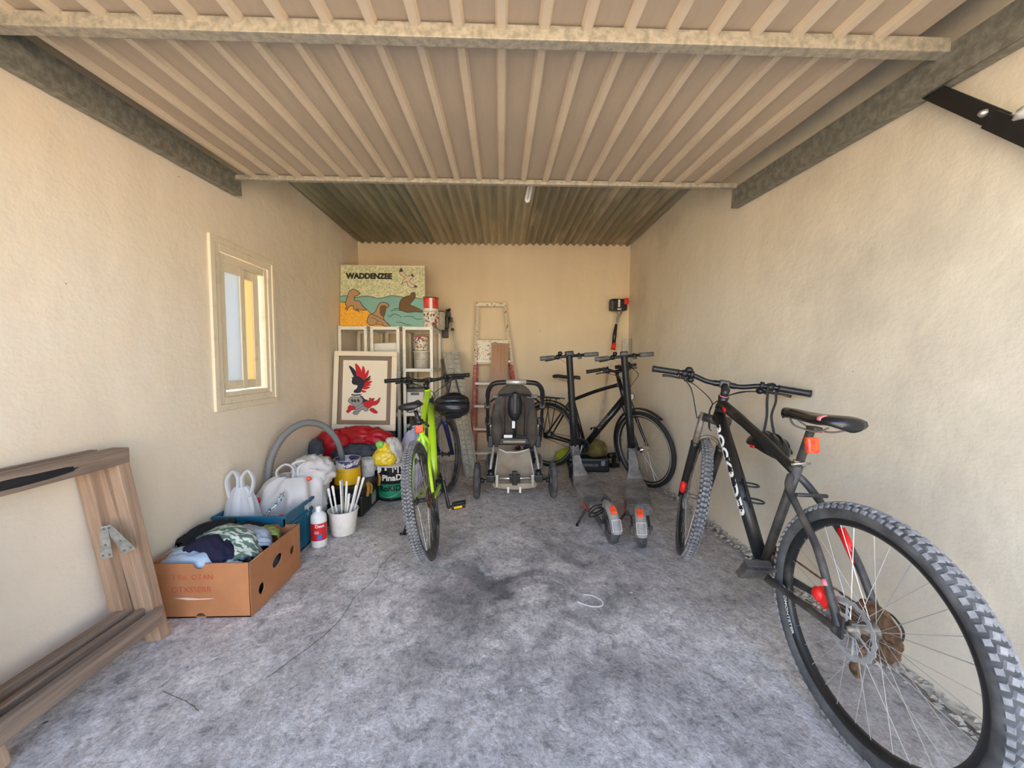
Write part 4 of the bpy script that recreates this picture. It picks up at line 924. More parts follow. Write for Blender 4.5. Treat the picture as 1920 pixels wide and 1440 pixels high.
# ------------------------------------------------------------------ electric scooters (x forward, origin = rear wheel contact)
def scooter(label, T, stem_lean, wb=1.0, hooks=True, neck=.90, bar_rot=0):
    t = thing('electric_scooter', label, 'scooter', T, 'grey electric scooters in front of the city bike')
    R = .112; tr = .03; RX = Matrix.Rotation(PI/2, 4, 'X')
    for nm, x in (('rear_wheel', 0), ('front_wheel', wb)):
        m = MB(); m.lathe([(R-.055, -.018), (R-.03, -.024), (R-.028, 0), (R-.03, .024), (R-.055, .018), (R-.055, -.018)], 40, RX); m.lathe([(0, -.022), (.03, -.022), (.036, -.016), (.036, .016), (.03, .022), (0, .022)], 24, RX)
        for k in range(5):
            a = 2*PI*k/5; m.tube([(.03*math.cos(a), 0, .03*math.sin(a)), ((R-.05)*math.cos(a), 0, (R-.05)*math.sin(a))], .011, 8)
        W = m.build(nm, M['greydk'], t, Matrix.Translation((x, 0, R)))
        m = MB(); circle_tube(m, R-tr*.9, tr*.9, 48, 14)
        for k in range(44):
            a = 2*PI*k/44; 
            for s in (1, -1):
                Tm = Matrix.Rotation(-a-(s > 0)*.07, 4, 'Y') @ Matrix.Translation((R-tr*.9, 0, 0)) @ Matrix.Rotation(s*.38, 4, 'Z') @ Matrix.Translation((tr*.9-.001, 0, 0)) @ Matrix.Rotation(s*.7, 4, 'X')
                m.box((0, -.010, -.0022), (.0028, .010, .0022), Tm)
        m.build('tyre', M['dusty'], W)
    # deck: wide at the back, narrowing and rising into the neck
    sec = [(.13, .060, .135, .175), (.17, .085, .115, .185), (.30, .092, .105, .185), (.62, .090, .105, .185), (.74, .070, .115, .20), (.82, .045, .15, .27), (.88, .034, .22, .37), (neck, .030, .30, .42)]
    vs = []; ncs = 12
    for x, hw, z0, z1 in sec:
        for k in range(ncs):
            a = 2*PI*(k+.5)/ncs; cx, sx = math.cos(a), math.sin(a)
            vs.append((x, hw*math.copysign(abs(cx)**.35, cx), (z0+z1)/2+(z1-z0)/2*math.copysign(abs(sx)**.5, sx)))
    n = len(sec); fs = [(i*ncs+k, i*ncs+(k+1) % ncs, (i+1)*ncs+(k+1) % ncs, (i+1)*ncs+k) for i in range(n-1) for k in range(ncs)]+[tuple(range(ncs))[::-1], tuple(range((n-1)*ncs, n*ncs))]
    dk = MB().add(vs, fs, smooth=False).build('deck', M['deck'], t)
    m = MB(); m.prism([(.19, -.07), (.62, -.068), (.72, -.05), (.72, .05), (.62, .068), (.19, .07)], .1845, .1885); m.build('grip_mat', M['deck'], dk)
    m = MB(); m.box((.20, .0895, .125), (.34, .0935, .145), bev=.001); m.build('side_reflector', M['red'], dk)
    m = MB()
    for s in (1, -1): m.box((-.03, s*.052-.006, .085), (.20, s*.052+.006, .135), bev=.004); m.tube([(0, s*.045, R), (0, s*.066, R)], .014, 10)
    m.build('rear_fork', M['greydk'], t)
    # mudguard with tail light
    m = MB(); vs = []; nseg = 14
    for i in range(nseg+1):
        a = math.radians(62+(180-62)*i/nseg); rr_ = R+.022
        hw = .032
        for y, dr in ((-hw, -.024), (-hw*.8, .001), (0, .006), (hw*.8, .001), (hw, -.024)): vs.append((math.cos(a)*(rr_+dr), y, R+math.sin(a)*(rr_+dr)))
    k_ = len(vs); vs2 = [(x*(1-.02), y*.9, z-.003) for x, y, z in vs]
    fs = [(i*5+k, i*5+k+1, (i+1)*5+k+1, (i+1)*5+k) for i in range(nseg) for k in range(4)]
    m.add(vs, fs, smooth=True); m.add(vs2, fs, smooth=True)
    mg = m.build('rear_mudguard', M['grey'], t)
    m = MB(); a = math.radians(122); m.box((-.003, -.018, -.026), (.014, .018, .026), Matrix.Translation((math.cos(a)*(R+.026), 0, R+math.sin(a)*(R+.026))) @ Matrix.Rotation(-(a-PI)*1.0, 4, 'Y') @ Matrix.Rotation(PI, 4, 'Z'), bev=.006); m.build('tail_light', M['reflector'], mg)
    m = MB(); a = math.radians(160)
    pts = [(math.cos(q)*(R+.0295), y, R+math.sin(q)*(R+.0295)) for q, y in ((math.radians(146), -.026), (math.radians(146), .026), (math.radians(172), .026), (math.radians(172), -.026))]
    m.tube(pts, .0022, 6, closed=True); m.build('plate_frame', M['white'], mg)
    if hooks:
        m = MB(); m.tube([(.06, -.03, R+.13), (.10, 0, R+.135), (.06, .03, R+.13)], .006, 8)
        for k in (0, 1): m.tube(spline([(.06, .03, R+.11-.02*k), (.03, .09, R+.115-.02*k), (-.01, .135, R+.10-.03*k), (-.0, .09, R+.085-.02*k), (.04, .03, R+.09-.02*k)], 5), .0045, 6)
        m.build('cable_lock', M['black'], t)
    m = MB(); m.tube(spline([(.30, .07, .11), (.29, .12, .05), (.27, .155, .012)], 4), .008, 8); m.tube([(.27, .155, .012), (.24, .165, .010)], .010, 8); m.build('kickstand', M['black'], t)
    # stem, head, handlebar
    hd = V((wb-.06, 0, .34)); tp = hd+V((-stem_lean, 0, .865))
    m = MB(); m.tube([V((wb, 0, R+.02)), V((wb-.03, 0, R+.16)), hd], [.02, .026, .033], 14)
    for s in (1, -1): m.tube([(wb, s*.045, R), (wb-.01, s*.045, R+.10), (wb-.025, s*.01, R+.15)], .010, 8)
    m.build('front_fork', M['black'], t)
    m = MB(); m.tube([V((neck-.02, 0, .33)), V((wb-.055, 0, .36))], [.034, .036], 12); m.tube([hd-V((0, 0, .03)), hd+V((-.004, 0, .07))], .042, 14); m.box((-.05, -.03, -.02), (-.03, .03, .05), Matrix.Translation(hd), bev=.005); m.build('folding_latch', M['greydk'], t)
    m = MB(); d = (tp-hd).normalized(); m.tube([hd, hd+d*.3, tp-d*.02, tp], [.031, .030, .028, .030], 16, flat=1.05); m.box((-.045, -.032, -.02), (.04, .032, .022), Matrix.Translation(tp), bev=.01); m.build('stem', M['black'], t)
    Bt = Matrix.Translation(tp+V((.0, 0, -.02))) @ Matrix.Rotation(bar_rot, 4, 'Z')
    m = MB(); m.tube([(0, -.24, 0), (0, .24, 0)], .0125, 12, Bt); hbm = m.build('handlebar', M['black'], t)
    for s in (1, -1):
        m = MB(); m.tube([(0, s*.125, 0), (0, s*.13, 0), (0, s*.24, -.002), (0, s*.245, -.002)], [.014, .0185, .0185, .017], 14, Bt); m.build('grip', M['greydk'], hbm)
    m = MB(); m.tube([(0, .085, 0), (0, .11, 0)], .020, 12, Bt); m.tube(spline([(.02, .10, -.01), (.045, .14, -.02), (.045, .20, -.025)], 4), .006, 8, Bt); m.build('brake_lever', M['black'], hbm)
    m = MB(); m.lathe([(0, .034), (.014, .032), (.019, .022), (.019, .010), (.008, 0), (0, 0)], 16, Bt @ Matrix.Translation((0, .075, .012))); m.build('bell', M['black'], hbm)
    m = MB(); m.tube([(0, -.09, 0), (0, -.075, 0)], .021, 12, Bt); m.box((-.02, -.10, -.03), (.0, -.07, -.008), Bt, bev=.004); m.build('throttle', M['black'], hbm)
    m = MB(); m.tube(spline([Bt @ V((.03, .09, -.01)), Bt @ V((.07, .02, -.06)), Bt @ V((.055, -.03, -.16)), Bt @ V((.035, -.01, -.28))], 7), .0025, 6); m.build('brake_cable', M['copper'], t)
    return t
def scooter_pose(rear, front, lean=0):
    r, f = V(rear), V(front); d = f-r
    return TR(r.x, r.y, 0, math.atan2(d.y, d.x)) @ Matrix.Rotation(lean, 4, 'X')
scooter('grey electric scooter nearer the pushchair, black cable lock dangling by its tail light', scooter_pose((.697, 2.275, 0), (.672, 3.15, 0), -.085), .06, wb=.98, neck=.885, bar_rot=-.04)
scooter('grey electric scooter whose stem crosses the city bike front wheel, without a lock', scooter_pose((.872, 2.22, 0), (1.16, 3.13, 0), -.10), .05, wb=1.0, hooks=False, neck=.92, bar_rot=.28)

# ------------------------------------------------------------------ pushchair, seen from behind (origin between rear wheels, y away from us)
def pushchair():
    t = thing('pushchair', 'grey-brown pushchair with arched black handle, seen from behind by the stepladder', 'pushchair', TR(.115, 3.06, 0, -.0))
    RY = Matrix.Rotation(PI/2, 4, 'Y')
    for nm, x, y, R, tr, hx in (('rear_wheel', -.312, 0, .150, .024, 0), ('rear_wheel', .318, 0, .150, .024, 0), ('front_wheel', -.165, .50, .13, .022, 0), ('front_wheel', .165, .50, .13, .022, 0)):
        m = MB(); m.lathe([(R-.05, -.014), (R-.035, -.018), (R-.035, .018), (R-.05, .014), (R-.05, -.014)], 36, RY); m.lathe([(0, -.028), (.026, -.026), (.03, 0), (.026, .026), (0, .028)], 20, RY)
        for k in range(3):
            a = 2*PI*k/3+.4; m.tube([(0, .02*math.cos(a), .02*math.sin(a)), (0, (R-.045)*math.cos(a), (R-.045)*math.sin(a))], .016, 8, flat=.6)
        W = m.build(nm, M['greydk'], t, TR(x, y, R, .5 if nm == 'front_wheel' and x < 0 else (.0)))
        m = MB(); m.tube([(0, (R-tr)*math.cos(2*PI*i/48), (R-tr)*math.sin(2*PI*i/48)) for i in range(48)], tr, 12, closed=True, up=(1, 0, 0)); m.build('tyre', M['dusty'], W)
        if y == 0:
            m = MB(); s = 1 if x < 0 else -1; m.tube([(s*.02, 0, 0), (s*.058, 0, 0)], .022, 12); m.build('brake_drum', M['black'], W)
    m = MB(); m.tube([(-.26, 0, .165), (.265, 0, .165)], .0155, 12); ax = m.build('rear_axle', M['chrome'], t)
    for a, b_, r in ((-.235, -.165, .026), (.165, .235, .026), (-.045, .045, .027)):
        m = MB(); m.box((a, -.028, .138), (b_, .028, .196), bev=.008)
        if abs(a+b_) > .1: m.tube([((a+b_)/2, .0, .18), ((a+b_)/2*.99, .03, .225)], .025, 12)
        else: m.box((-.022, -.034, .115), (.022, .02, .225), bev=.006)
        m.build('axle_joint', M['black'], ax)
    for x in (-.148, .148):
        m = MB(); m.box((x-.012, -.03, .10), (x+.012, -.018, .20), bev=.003); m.build('strut', M['alu'], ax)
    for s in (-1, 1):
        m = MB(); m.tube(spline([(s*.205, .03, .215), (s*.196, .07, .29), (s*.182, .13, .38), (s*.180, .17, .46), (s*.185, .20, .56)], 5), .0145, 12); m.build('chassis_tube', M['alu'], t)
        m = MB(); m.tube(spline([(s*.20, .02, .20), (s*.235, .10, .27), (s*.22, .25, .30), (s*.19, .42, .24), (s*.165, .50, .17)], 5), .013, 10); m.build('chassis_tube', M['greydk'], t)
    # basket
    m = MB(); vs = []; nx_, ny_ = 14, 12
    for j in range(ny_+1):
        v = j/ny_
        for i in range(nx_+1):
            u = i/nx_*2-1; hw = .175-.035*v
            vs.append((u*hw, .02+.26*v, .105+.245*v-.05*math.sin(PI*v)*(1-u*u)-.035*(1-u*u)*(v**3)+.012*noise.noise(V((u*3, v*4, 2)))))
    fs = [(j*(nx_+1)+i, j*(nx_+1)+i+1, (j+1)*(nx_+1)+i+1, (j+1)*(nx_+1)+i) for j in range(ny_) for i in range(nx_)]
    m.add(vs, fs, smooth=True); m.add([(x, y, z-.006) for x, y, z in vs], fs, smooth=True); bk = m.build('basket', M['pramtan'], t)
    m = MB(); m.tube([(vs[ny_*(nx_+1)+i][0], vs[ny_*(nx_+1)+i][1], vs[ny_*(nx_+1)+i][2]) for i in range(nx_+1)], .005, 6)
    m.tube([(-.175, .015, .105), (-.14, .28, .35)], .005, 6); m.tube([(.175, .015, .105), (.14, .28, .35)], .005, 6); m.build('basket_hem', M['white'], bk)
    m = MB(); m.prism([(-.19, .12), (.19, .12), (.17, .085), (0, .068), (-.17, .085)], -.006, 0, Matrix.Rotation(PI/2, 4, 'X')); m.build('basket_flap', M['pramtan'], bk)
    for x in (-.055, .045):
        m = MB(); m.box((x-.008, -.012, .045), (x+.008, -.007, .095)); m.build('fastening_tab', M['white'], bk)
    # carriage beam
    m = MB(); m.box((-.20, .12, .415), (.20, .19, .475), bev=.012)
    for s in (-1, 1): m.box((s*.205-.022, .10, .40), (s*.205+.022, .20, .50), bev=.01)
    bm_ = m.build('seat_frame_beam', M['black'], t)
    m = MB(); m.box((-.095, .112, .438), (.095, .121, .458), bev=.002); m.build('beam_panel', M['pramtan'], bm_)
    # arched handle
    pts = spline([(-.222, .13, .45), (-.226, .06, .62), (-.224, -.02, .80), (-.215, -.06, .90), (-.175, -.085, .955), (-.10, -.095, .968), (0, -.095, .970), (.10, -.095, .968), (.175, -.085, .955), (.215, -.06, .90), (.224, -.02, .80), (.226, .06, .62), (.222, .13, .45)], 5)
    m = MB(); m.tube(pts, [.019 if p.z > .84 else .0135 for p in pts], 12, up=(0, 1, 0)); hd = m.build('handle', M['black'], t)
    m = MB(); m.tube([(-.075, -.096, .9705), (.085, -.096, .9705)], .0198, 14); m.build('pale_grip', M['pad'], hd)
    for s in (-1, 1):
        m = MB(); m.tube([(s*.226, -.005, .815), (s*.226, .02, .755)], .0165, 12); m.build('silver_sleeve', M['chrome'], hd)
        MB().box((s*.226-.024, -.02, .745), (s*.226+.024, .05, .80), bev=.01).build('handle_clamp', M['black'], hd)
        MB().box((s*.222-.026, .05, .60), (s*.222+.026, .10, .665), bev=.01).build('handle_clamp', M['black'], hd)
        m = MB(); m.tube([(s*.205, .10, .66), (s*.200, .12, .50)], .014, 10); m.build('inner_tube', M['alu'], hd)
    # seat back
    m = MB(); vs = []; nu, nv = 20, 22
    for j in range(nv+1):
        v = j/nv; z = .475+.475*v; hw = .165 if v < .62 else .165*math.sqrt(max(.02, 1-((v-.62)/.40)**2))
        for i in range(nu+1):
            u = i/nu*2-1; fold = .012*math.sin(u*9+v*2)*(1-v)+.010*noise.noise(V((u*4, v*5, 3)))
            vs.append((u*hw, .13-.13*v+.02+fold-.045*(1-u*u)*math.sin(PI*min(1, v*1.1)), z))
    fs = [(j*(nu+1)+i, j*(nu+1)+i+1, (j+1)*(nu+1)+i+1, (j+1)*(nu+1)+i) for j in range(nv) for i in range(nu)]
    m.add(vs, fs, smooth=True); m.add([(x*.98, y+.02, z) for x, y, z in vs], fs, smooth=True)
    for s in (-1, 1): blob(m, (s*.15, .10, .60), (.045, .05, .17), .15, 3, 5+s, 3)
    sb = m.build('seat_back', M['pram'], t)
    m = MB()
    for s in (-1, 1): m.tube([V(vs[j*(nu+1)+(nu//2+s*int(nu*.27))])+V((0, -.008, 0)) for j in range(1, nv-3)], .007, 6, flat=.5)
    m.tube([V(vs[1*(nu+1)+i])+V((0, -.006, 0)) for i in range(2, nu-1)], .006, 6)
    m.build('seam_binding', M['black'], sb)
    m = MB(); blob(m, (0, .00, .765), (.055, .03, .115), .08, 3, 9, 3); m.tube([(0, -.005, .66), (0, .045, .50)], .013, 8, flat=.4, up=(1, 0, 0)); m.box((-.018, -.05, .70), (.018, -.02, .88), bev=.012)
    m.tube(spline([(-.20, .06, .80), (-.12, .02, .852), (0, -.01, .86), (.12, .02, .852), (.20, .06, .80)], 5), .008, 8); m.build('harness_pad', M['black'], sb)
    m = MB(); m.box((-.036, -.004, .585), (-.012, -.001, .645), TR(.012, .0, 0)); m.box((-.09, .02, .50), (-.02, .023, .525), Matrix.Rotation(.0, 4, 'Y')); m.build('white_label', M['white'], sb)
    m = MB()
    for s in (-1, 1): m.box((s*.145-.045, .02, .83), (s*.145+.045, .05, .86), TR(0, 0, 0, 0, 0, 0), bev=.008)
    m.build('hood_bracket', M['greydk'], sb)
    m = MB(); vs = []
    m.box((-.16, .14, .47), (.16, .42, .51), bev=.015); m.build('seat_cushion', M['pram'], sb)
    return t
pushchair()

# ------------------------------------------------------------------ stepladder with splashed paint, board, aluminium ladder, pole
def stepladder():
    t = thing('stepladder', 'old stepladder splashed with red and cream paint, leaning on the back wall', 'ladder')
    tl, trr = V((-.262, 4.19, 1.77)), V((.04, 4.19, 1.77)); bl_, br_ = V((-.318, 3.93, .0)), V((.25, 3.93, .0))
    def P_(s, z):  # s 0..1 across
        v = 1-z/1.77; return (tl+(bl_-tl)*v)*(1-s)+(trr+(br_-trr)*v)*s
    for s, mm in ((0, 'splatred'), (1, 'splatred')):
        m = MB(); m.tube([P_(s, 0), P_(s, 1.1)], .017, 4, up=(1, 0, 0)); sr = m.build('stile', M[mm], t)
        m = MB(); m.tube([P_(s, 1.1), P_(s, 1.77)], .017, 4, up=(1, 0, 0)); m.build('upper_stile', M['splatcream'], sr)
        m = MB(); q = P_(s, 0); m.box((q.x-.024, q.y-.03, 0), (q.x+.024, q.y+.03, .045), bev=.006); m.build('rubber_foot', M['greydk'], sr)
    m = MB(); a, b_ = P_(0, 1.76), P_(1, 1.76); m.box((a.x-.02, a.y-.03, 1.745), (b_.x+.02, a.y+.02, 1.785), bev=.004); m.build('top_bar', M['splatcream'], t)
    for z in (.17, .42, .66, .90, 1.14):
        a, b_ = P_(0, z), P_(1, z); m = MB(); m.box((a.x+.012, a.y-.055, z-.012), (b_.x-.012, a.y+.03, z+.012), bev=.003); m.build('tread', M['shelf'], t)
    a, b_ = P_(0, 1.32), P_(1, 1.32); m = MB(); m.box((a.x+.02, a.y-.01, 1.11), (b_.x-.01, a.y+.01, 1.37), bev=.003); m.build('platform', M['splatcream'], t)
    m = MB()
    for s in (.06, .94): m.tube([P_(s, 1.34)+V((0, .025, 0)), P_(s, .02)+V((0, .25, 0))], .012, 4)
    m.tube([P_(.06, .35)+V((0, .21, 0)), P_(.94, .35)+V((0, .21, 0))], .010, 6); m.tube([P_(.06, .9)+V((0, .10, 0)), P_(.94, .9)+V((0, .10, 0))], .010, 6)
    m.build('rear_support', M['splatred'], t)
    m = MB(); q = P_(0, .10); m.tube([q+V((.0, -.03, .02)), q+V((.07, -.02, .09)), q+V((.065, -.02, .17))], .006, 6); m.build('stay_bracket', M['tinsteel'], t)
stepladder()
bd = thing('wooden_board', 'varnished brown wooden board leaning in the stepladder', 'board', TR(-.125, 3.90, .515, .02, -.165, .045))
MB().box((-.01, -.008, 0), (.175, .008, .835), bev=.003).build('plank', M['board'], bd)
m = MB(); m.box((-.01, -.012, .81), (.175, -.006, .835), bev=.001); m.box((-.01, -.012, 0), (.0, -.006, .81)); m.box((.163, -.012, 0), (.175, -.006, .81)); m.build('edge_strip', M['oldwood'], bd)

al = thing('aluminium_ladder', 'folded grey aluminium ladder with close rungs standing beside the shelves', 'ladder')
A0, A1 = V((-.600, 3.95, 1.235)), V((-.335, 3.62, .0)); cr_ = V((.155, .06, 0))
def ap(s, v, off=0): return A0+(A1-A0)*v+cr_*s*(1-.35*v)+V((0, -off, 0))
for s, dx in ((0, 0), (.5, 0), (1, 0)):
    m = MB(); m.tube([ap(s, 0), ap(s, 1)], .014, 4, up=(1, 0, 0)); m.build('stile', M['alu_dull'], al)
for k in range(26):
    v = .02+.96*k/25; m = MB(); a, b_ = ap(.06, v), ap(.98, v); m.tube([a, b_], .009 if k % 2 else .010, 4, up=(0, 0, 1)); m.build('rung', M['alu_dull'], al)
m = MB(); m.add([ap(0, 0, -.02), ap(1, 0, -.02), ap(1, 1, -.02), ap(0, 1, -.02), ap(0, 0, -.026), ap(1, 0, -.026), ap(1, 1, -.026), ap(0, 1, -.026)], [(0, 1, 2, 3), (4, 7, 6, 5), (0, 4, 5, 1), (1, 5, 6, 2), (2, 6, 7, 3), (3, 7, 4, 0)])
m.build('back_plate', M['alu_dull'], al)
m = MB(); w0 = ap(-.02, .05); w1 = ap(-.02, 1); m.add([w0, w0+V((-.055, .08, -.02)), w1+V((-.05, .08, 0)), w1, w0+V((0, .012, 0)), w0+V((-.055, .092, -.02)), w1+V((-.05, .092, 0)), w1+V((0, .012, 0))], [(0, 1, 2, 3), (4, 7, 6, 5), (0, 4, 5, 1), (1, 5, 6, 2), (2, 6, 7, 3), (3, 7, 4, 0)]); m.build('side_channel', M['alu'], al)
pl = thing('telescopic_pole', 'thin cream telescopic pole with a black clamp leaning past the paint tins', 'pole')
p0, p1 = V((-.575, 4.20, 1.72)), V((-.26, 3.85, .02))
m = MB(); m.tube([p0, p0+(p1-p0)*.35], .010, 10); m.tube([p0+(p1-p0)*.33, p1], .0135, 10); m.build('pole', M['alu_dull'], pl)
m = MB(); q = p0+(p1-p0)*.06; m.tube([q, q+(p1-p0)*.03], .02, 10); q = p0+(p1-p0)*.13; m.tube([q, q+(p1-p0)*.015], .018, 10); m.build('joint_collar', M['greydk'], pl)
m = MB(); m.box((-.70, 4.12, 1.50), (-.575, 4.20, 1.63), bev=.01); m.box((-.60, 4.13, 1.62), (-.555, 4.19, 1.69), bev=.01); m.tube([(-.60, 4.15, 1.69), (-.56, 4.18, 1.71)], .012, 6); m.box((-.655, 4.20, 1.40), (-.59, 4.26, 1.50), bev=.008); m.build('clamp', M['black'], pl)

# trimmer in the corner, broom pole, metal profile
tm = thing('pole_trimmer', 'pole trimmer with black and red battery head standing upright in the far right corner', 'garden tool')
a0, a1 = V((1.285, 4.14, 1.70)), V((1.06, 4.10, .10))
m = MB(); m.tube([a0+(a1-a0)*.42, a1], .0125, 10); m.build('shaft', M['alu_dull'], tm)
m = MB(); m.box((1.20, 4.09, 1.70), (1.385, 4.20, 1.83), bev=.025); hd = m.build('battery_head', M['black'], tm)
m = MB(); m.box((1.345, 4.085, 1.765), (1.395, 4.19, 1.835), bev=.012); m.build('red_trim', M['red'], hd); m = MB(); m.box((1.277, 4.085, 1.735), (1.297, 4.089, 1.815)); m.box((1.268, 4.085, 1.705), (1.31, 4.089, 1.72)); m.build('white_label', M['white'], hd)
m = MB(); m.tube(spline([(1.335, 4.13, 1.705), (1.30, 4.12, 1.64), (1.285, 4.12, 1.60), (1.275, 4.12, 1.55)], 5), .012, 8); m.tube(spline([(1.265, 4.13, 1.70), (1.285, 4.12, 1.66), (1.275, 4.12, 1.62), (1.265, 4.11, 1.52)], 5), .006, 8); m.build('cable_loop', M['grey'], tm)
m = MB(); q = a0+(a1-a0)*.14; m.tube([(1.268, 4.12, 1.55), (1.25, 4.11, 1.44), (1.235, 4.10, 1.30)], [.014, .022, .02], 10); m.build('grip', M['black'], tm)
m = MB(); m.tube([(1.243, 4.105, 1.345), (1.232, 4.10, 1.27)], .024, 10); m.build('red_collar', M['red'], tm)
m = MB(); m.tube([(1.232, 4.10, 1.28), a0+(a1-a0)*.43], .012, 8); m.build('lower_grip', M['splatcream'], tm)
m = MB(); m.box((-.04, -.03, -.04), (.04, .03, .05), Matrix.Translation(a1), bev=.012); m.build('cutter_head', M['moss'], tm)
mp_ = thing('metal_profile', 'pale metal angle profile standing in the far right corner', 'metal profile', TR(1.37, 4.2, 0))
MB().box((0, 0, 0), (.075, .004, 1.40)).box((.071, -.05, 0), (.075, 0, 1.40)).build('angle', M['alu_dull'], mp_)
cs_ = thing('power_tool_case', 'low black plastic case on the floor behind the scooters', 'tool case', TR(.70, 3.80, 0, -.10))
MB().box((0, 0, 0), (.42, .24, .14), bev=.02).build('case_body', M['black'], cs_)
m = MB(); m.box((.12, -.015, .06), (.30, .0, .09), bev=.006); m.build('case_handle', M['greydk'], cs_)
for x in (.05, .33):
    m = MB(); m.box((x, -.008, .07), (x+.04, .002, .12), bev=.004); m.build('case_latch', M['grey'], cs_)
sk = thing('ochre_sack', 'crumpled ochre sack lying on the black case', 'sack')
m = MB(); blob(m, (1.0, 3.92, .21), (.11, .10, .09), .25, 2.5, 3, 3, flatz=.142); m.build('sack_cloth', M['moss'], sk)
bg_ = thing('backpack', 'grey backpack standing on the black case behind the left scooter', 'backpack')
m = MB(); blob(m, (.82, 3.93, .225), (.085, .07, .10), .12, 2.5, 6, 3, flatz=.142); m.build('pack_body', M['darkcloth'], bg_)
vt = thing('hivis_vest', 'crumpled yellow-green vest on the floor behind the rear wheel of the city bike', 'vest')
m = MB(); blob(m, (.74, 4.16, .07), (.11, .08, .075), .25, 3, 11, 3, flatz=.0); m.build('vest_cloth', M['hivis'], vt)
m = MB(); m.box((.16, 4.10, 0), (.38, 4.25, .17), bev=.02); m.box((.20, 4.12, .17), (.34, 4.14, .2), bev=.008); bb2 = m.build('black_crate', M['black']); tag(bb2, 'small black crate on the floor by the back wall under the city bike', 'crate')
dr_ = thing('cordless_drill', 'black and dark red cordless drill lying on the floor beyond the right scooter', 'drill', TR(1.235, 3.97, 0, .4))
m = MB(); m.tube([(-.09, 0, .13), (.02, 0, .13)], [.03, .034], 12); m.box((-.03, -.018, .03), (.005, .018, .12), bev=.006); m.box((-.06, -.035, 0), (.04, .035, .04), bev=.008); m.build('drill_body', M['black'], dr_)
m = MB(); m.tube([(.02, 0, .13), (.075, 0, .13)], [.033, .02], 12); m.build('drill_collar', M['red'], dr_); MB().tube([(.075, 0, .13), (.11, 0, .13)], [.018, .010], 10).build('drill_chuck', M['chrome'], dr_)

# ------------------------------------------------------------------ steel shelving units
FY = 3.68
units = [(-1.575, -1.295), (-1.268, -.985), (-.958, -.662)]
labs = ['cream steel shelving unit in the corner, its top bay empty', 'middle cream steel shelving unit, holding a lidded white box', 'cream steel shelving unit nearest the aluminium ladder, paint tins on its shelves']
for (x0, x1), lb in zip(units, labs):
    u = thing('shelving_unit', lb, 'shelf', None, 'cream steel shelving units along the back wall')
    dpt = .50
    for x, sx in ((x0, 1), (x1, -1)):
        for y, sy in ((FY, 1), (FY+dpt, -1)):
            m = MB(); m.box((min(x, x+sx*.030), min(y, y+sy*.002), 0), (max(x, x+sx*.030), max(y, y+sy*.002), 1.475)); m.box((min(x, x+sx*.002), min(y, y+sy*.030), 0), (max(x, x+sx*.002), max(y, y+sy*.030), 1.475)); m.build('post', M['shelf'], u)
    for z in (.12, .60, 1.035, 1.44):
        m = MB(); m.box((x0+.003, FY+.003, z+.026), (x1-.003, FY+dpt-.003, z+.030)); m.box((x0+.003, FY-.003, z), (x1-.003, FY+.002, z+.030)); m.box((x0+.003, FY+dpt-.004, z), (x1-.003, FY+dpt, z+.030)); m.box((x0+.004, FY, z), (x0+.008, FY+dpt, z+.03)); m.box((x1-.008, FY, z), (x1-.004, FY+dpt, z+.03))
        sh2 = m.build('shelf_board', M['shelf'], u)
        if z > 1:
            for bx in (x0+.016, x1-.016): MB().lathe([(0, .004), (.004, .003), (.006, 0)], 8, Matrix.Translation((bx, FY-.003, z+.015)) @ Matrix.Rotation(PI/2, 4, 'X')).build('bolt', M['tinsteel'], sh2)

def tin(name, label, x, y, z, r, h, body, cat='paint tin', rim='tinsteel', lid=None, band=None, handle=None, open_=False, group=None, taper=1.0, rz=0):
    t = thing(name, label, cat, TR(x, y, z, rz), group)
    m = MB(); pr = [(0, 0), (r*taper*.97, 0), (r*taper, .004), (r, h-.004), (r, h)]
    if open_: pr += [(r*.95, h), (r*.93*taper, .02), (0, .02)]
    else: pr += [(r*.9, h), (r*.88, h-.006), (0, h-.006)]
    m.lathe(pr, 32); b = m.build('body', M[body], t)
    m = MB(); m.tube([(r*1.01*math.cos(2*PI*k/32), r*1.01*math.sin(2*PI*k/32), h) for k in range(32)], .0042, 6, closed=True, up=(0, 0, 1)); m.build('rim', M[rim], t)
    if lid: MB().lathe([(0, h+.006), (r*.80, h+.006), (r*.86, h-.002), (r*.90, h+.004), (r*.93, h)], 32).build('lid', M[lid], t)
    if band:
        for lo, hi, mm in band: MB().lathe([(r*(taper+(1-taper)*lo)*1.006, h*lo), (r*(taper+(1-taper)*hi)*1.006, h*hi)], 32).build('label_band', M[mm], t)
    if handle is not None:
        hh, drop = handle; m = MB(); m.tube(spline([(-r*1.03, 0, h*.85), (-r*1.03, -r*.5, h*.85-drop*.6), (0, -r*1.10, h*.85-drop), (r*1.03, -r*.5, h*.85-drop*.6), (r*1.03, 0, h*.85)], 5), .0022, 6); m.build('handle', M['tinsteel'], t)
    return t
zt = 1.472
tin('paint_tin', 'paint tin splattered all over with red, cream and black, under the red tin', -.705, 3.80, zt, .085, .150, 'splat', lid='greydk', rim='splat')
rt_ = tin('paint_tin', 'red paint tin with a white stripe, topmost beside the sea lion painting', -.708, 3.80, zt+.157, .079, .135, 'tinred', rim='greydk', lid='greydk', band=[(.0, .2, 'offwhite')])
MB().box((.0, -.0835, .0), (.028, -.0795, .125), Matrix.Rotation(.1, 4, 'Z')).build('white_stripe', M['white'], rt_)
tin('glass_jar', 'grey lidded jar on the shelf top behind the paint tins', -.655, 4.03, zt, .058, .19, 'alu_dull', cat='jar', lid='black', rim='black')
wb = thing('storage_box', 'lidded off-white box in the top bay of the middle shelving unit', 'box', TR(-1.125, 3.86, 1.066, .0))
